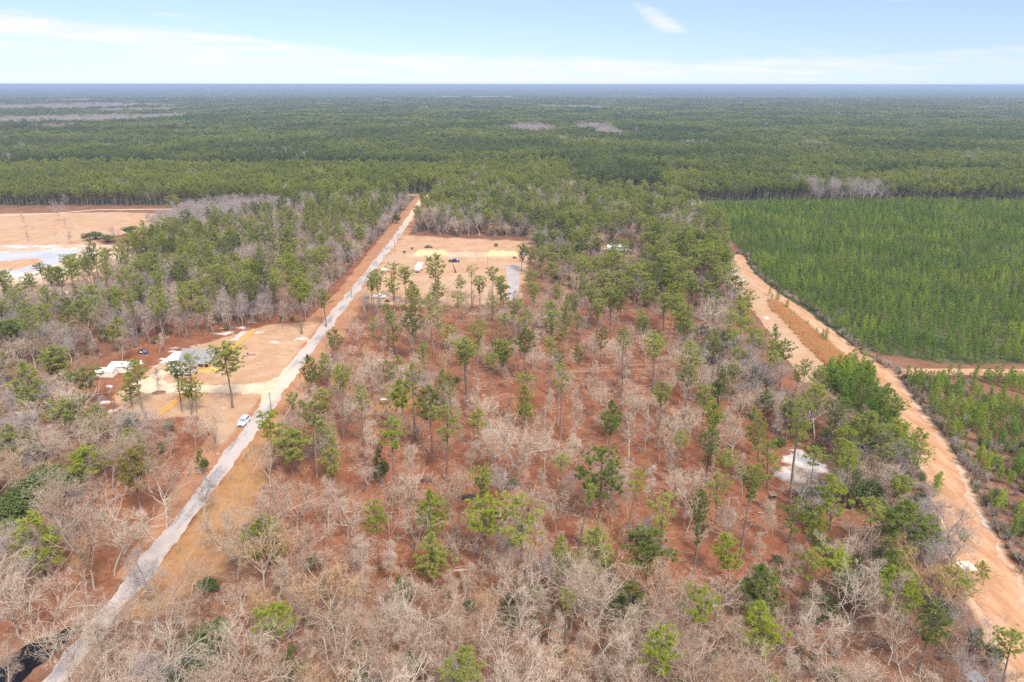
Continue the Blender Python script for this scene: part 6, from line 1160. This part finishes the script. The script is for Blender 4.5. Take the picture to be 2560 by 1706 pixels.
def cabin():
    t = thing('cabin', 'brown cabin under a broad white metal roof half hidden by pines', 'cabin', (59.5, 383.5, 0)); MB().box(-4.8, 3.6, -5.5, 5.0, 0, 3.0).build('wall', BROWN, t)
    m = MB(); m.prism([(-6.2, 2.75), (0, 4.4), (6.0, 2.8), (6.0, 2.9), (0, 4.5), (-6.2, 2.85)], 'x', -5.6, 4.4); m.build('roof', METAL_B, t); m = MB(); m.prism([(-6.4, 2.2), (-3.0, 2.7), (-3.0, 2.78), (-6.4, 2.28)], 'x', 4.45, 8.0); m.build('porch_roof', METAL_W, t); MB().box(4.5, 7.8, -6.0, -3.2, 0, 2.3).build('lean_to', BROWN, t)
    for x in (-3.2, .4): f = MB().box(x - .5, x + .5, -5.54, -5.5, 1.2, 2.2).build('window', WHITE, t); MB().box(x - .42, x + .42, -5.57, -5.54, 1.28, 2.12).build('pane', GLASS, f)
    d = MB().box(1.8, 2.7, -5.54, -5.5, 0, 2.1).build('door', WOOD_G, t); MB().box(2.5, 2.58, -5.6, -5.54, 1.0, 1.1).build('handle', RIM, d)
    t = thing('garden_shed', 'small orange-brown shed right of the white-roofed cabin', 'shed', (70.5, 378.5, 0)); MB().box(-1.3, 1.3, -1.2, 1.2, 0, 2.1).build('wall', ORANGE, t); m = MB(); m.prism([(-1.4, 2.1), (1.4, 2.1), (0, 2.8)], 'x', -1.5, 1.5); m.build('roof', BROWN, t); MB().box(-.4, .4, -1.23, -1.2, 0, 1.8).build('door', BROWN, t)
cabin()
def old_fence():
    P = [tuple(G(*TP(4, x, y))) for x, y in ((1740, 1030), (1712, 1056), (1684, 1090), (1668, 1118), (1580, 1245))] + [tuple(G(*TP(7, x, y))) for x, y in ((1500, 560), (1235, 690), (1215, 705))]
    t = thing('old_rail_fence', 'broken grey post and rail fence on the ochre verge of the lane', 'fence', (*P[0], 0))
    for x, y in P: m = MB(); m.box(-.08, .08, -.08, .08, 0, 1.5); o = m.build('post', WOOD_G, t); o.location = (x - P[0][0], y - P[0][1], 0); o.rotation_euler = (.05, .06, x)
    m = MB(); [m.tube((a[0] - P[0][0], a[1] - P[0][1], z), (b[0] - P[0][0], b[1] - P[0][1], z + .1), .05, k=6) for a, b in zip(P[:4], P[1:4]) for z in (.7, 1.2)]; a, b = P[6], P[7]; m.tube((a[0] - P[0][0], a[1] - P[0][1], 1.3), (b[0] - P[0][0], b[1] - P[0][1], 1.2), .06, k=6); m.build('rails', WOOD_G, t)
old_fence()
x, y = G(*TP(5, 305, 460)); t = thing('feeder_table', 'small pale-topped feeder table on one post in the ochre patch', 'feeder', (x, y, 0)); MB().tube((0, 0, 0), (0, 0, 2.4), .09).build('post', WOOD_G, t); MB().box(-.9, .9, -.55, .55, 2.4, 2.5, .02).build('tray', SIDING, t)
for lb, tt, x0, y0, a, L, r in (('pale cut log lying on red leaves in the foreground', 5, 840, 1580, .1, 3.0, .18), ('white fallen trunk lying across the striped red floor', 2, 1190, 1238, .2, 4.0, .14), ('long grey log at the lower edge of the tan clearing', 2, 950, 1052, .05, 9.0, .2), ('grey log lying flat in the open wood beside a tall pine', 6, 90, 125 + 270, .4, 3.0, .16)):
    x, y = G(*TP(tt, x0, y0)); q = TB(); q.tube([(-L / 2, 0, r), (0, .1, r), (L / 2, 0, r)], [r, r * .9, r * .7], 7); o = link('fallen_log', q.mesh('log', [BARK_PALE], True)); o.location = (x, y, 0); o.rotation_euler = (0, 0, a); tag(o, lb, 'log')
x, y = Z2(175, 765); t = thing('propane_tank', 'small white propane tank leaning by the dark pole', 'tank', (x, y, .55), R(80)); MB().tube((0, -.8, 0), (0, .8, 0), .42, k=14).build('vessel', WHITE, t); MB().box(-.3, .3, -.6, -.4, -.55, -.3).box(-.3, .3, .4, .6, -.55, -.3).build('feet', SIDING, t)
x, y = Z2(485, 525); o = MB().loft([(-.6, [(-.6, 0), (.6, 0), (.1, .3), (-.1, .3)]), (0, [(-.7, 0), (.7, 0), (.15, 1.5), (-.15, 1.5)]), (.7, [(-.5, 0), (.5, 0), (.1, .4), (-.1, .4)])]).build('white_tarpaulin', WHITE); o.location = (x, y, 0); tag(o, 'crumpled white tarpaulin heap behind the pines near the sheds', 'tarpaulin')
x, y = G(2440, 1690); t = thing('roofing_sheet', 'rusty corrugated metal sheet lying among bare trees in the near right corner', 'metal sheet', (x, y, .15), R(20)); m = MB(); [m.tube((-1.2 + i * .2, -.9, 0), (-1.2 + i * .2, .9, .1), .08, k=6) for i in range(13)]; m.build('sheet', STEEL, t)
# ------------------------------------------------------------------ the air
def haze():
    o = MB().box(-62000, 62000, -500, 62000, -1, 93).build('haze', newmat('haze')[0]); nt = o.data.materials[0].node_tree; out = [n for n in nt.nodes if n.type == 'OUTPUT_MATERIAL'][0]
    v = nt.nodes.new('ShaderNodeVolumePrincipled'); v.inputs['Color'].default_value = (.44, .54, .78, 1); v.inputs['Density'].default_value = HAZE; v.inputs['Anisotropy'].default_value = .2; nt.links.new(v.outputs[0], out.inputs['Volume'])
    tag(o, 'thin blue haze in the air over the whole plain', 'haze', kind='stuff')
HAZE = 1.5e-4
haze()
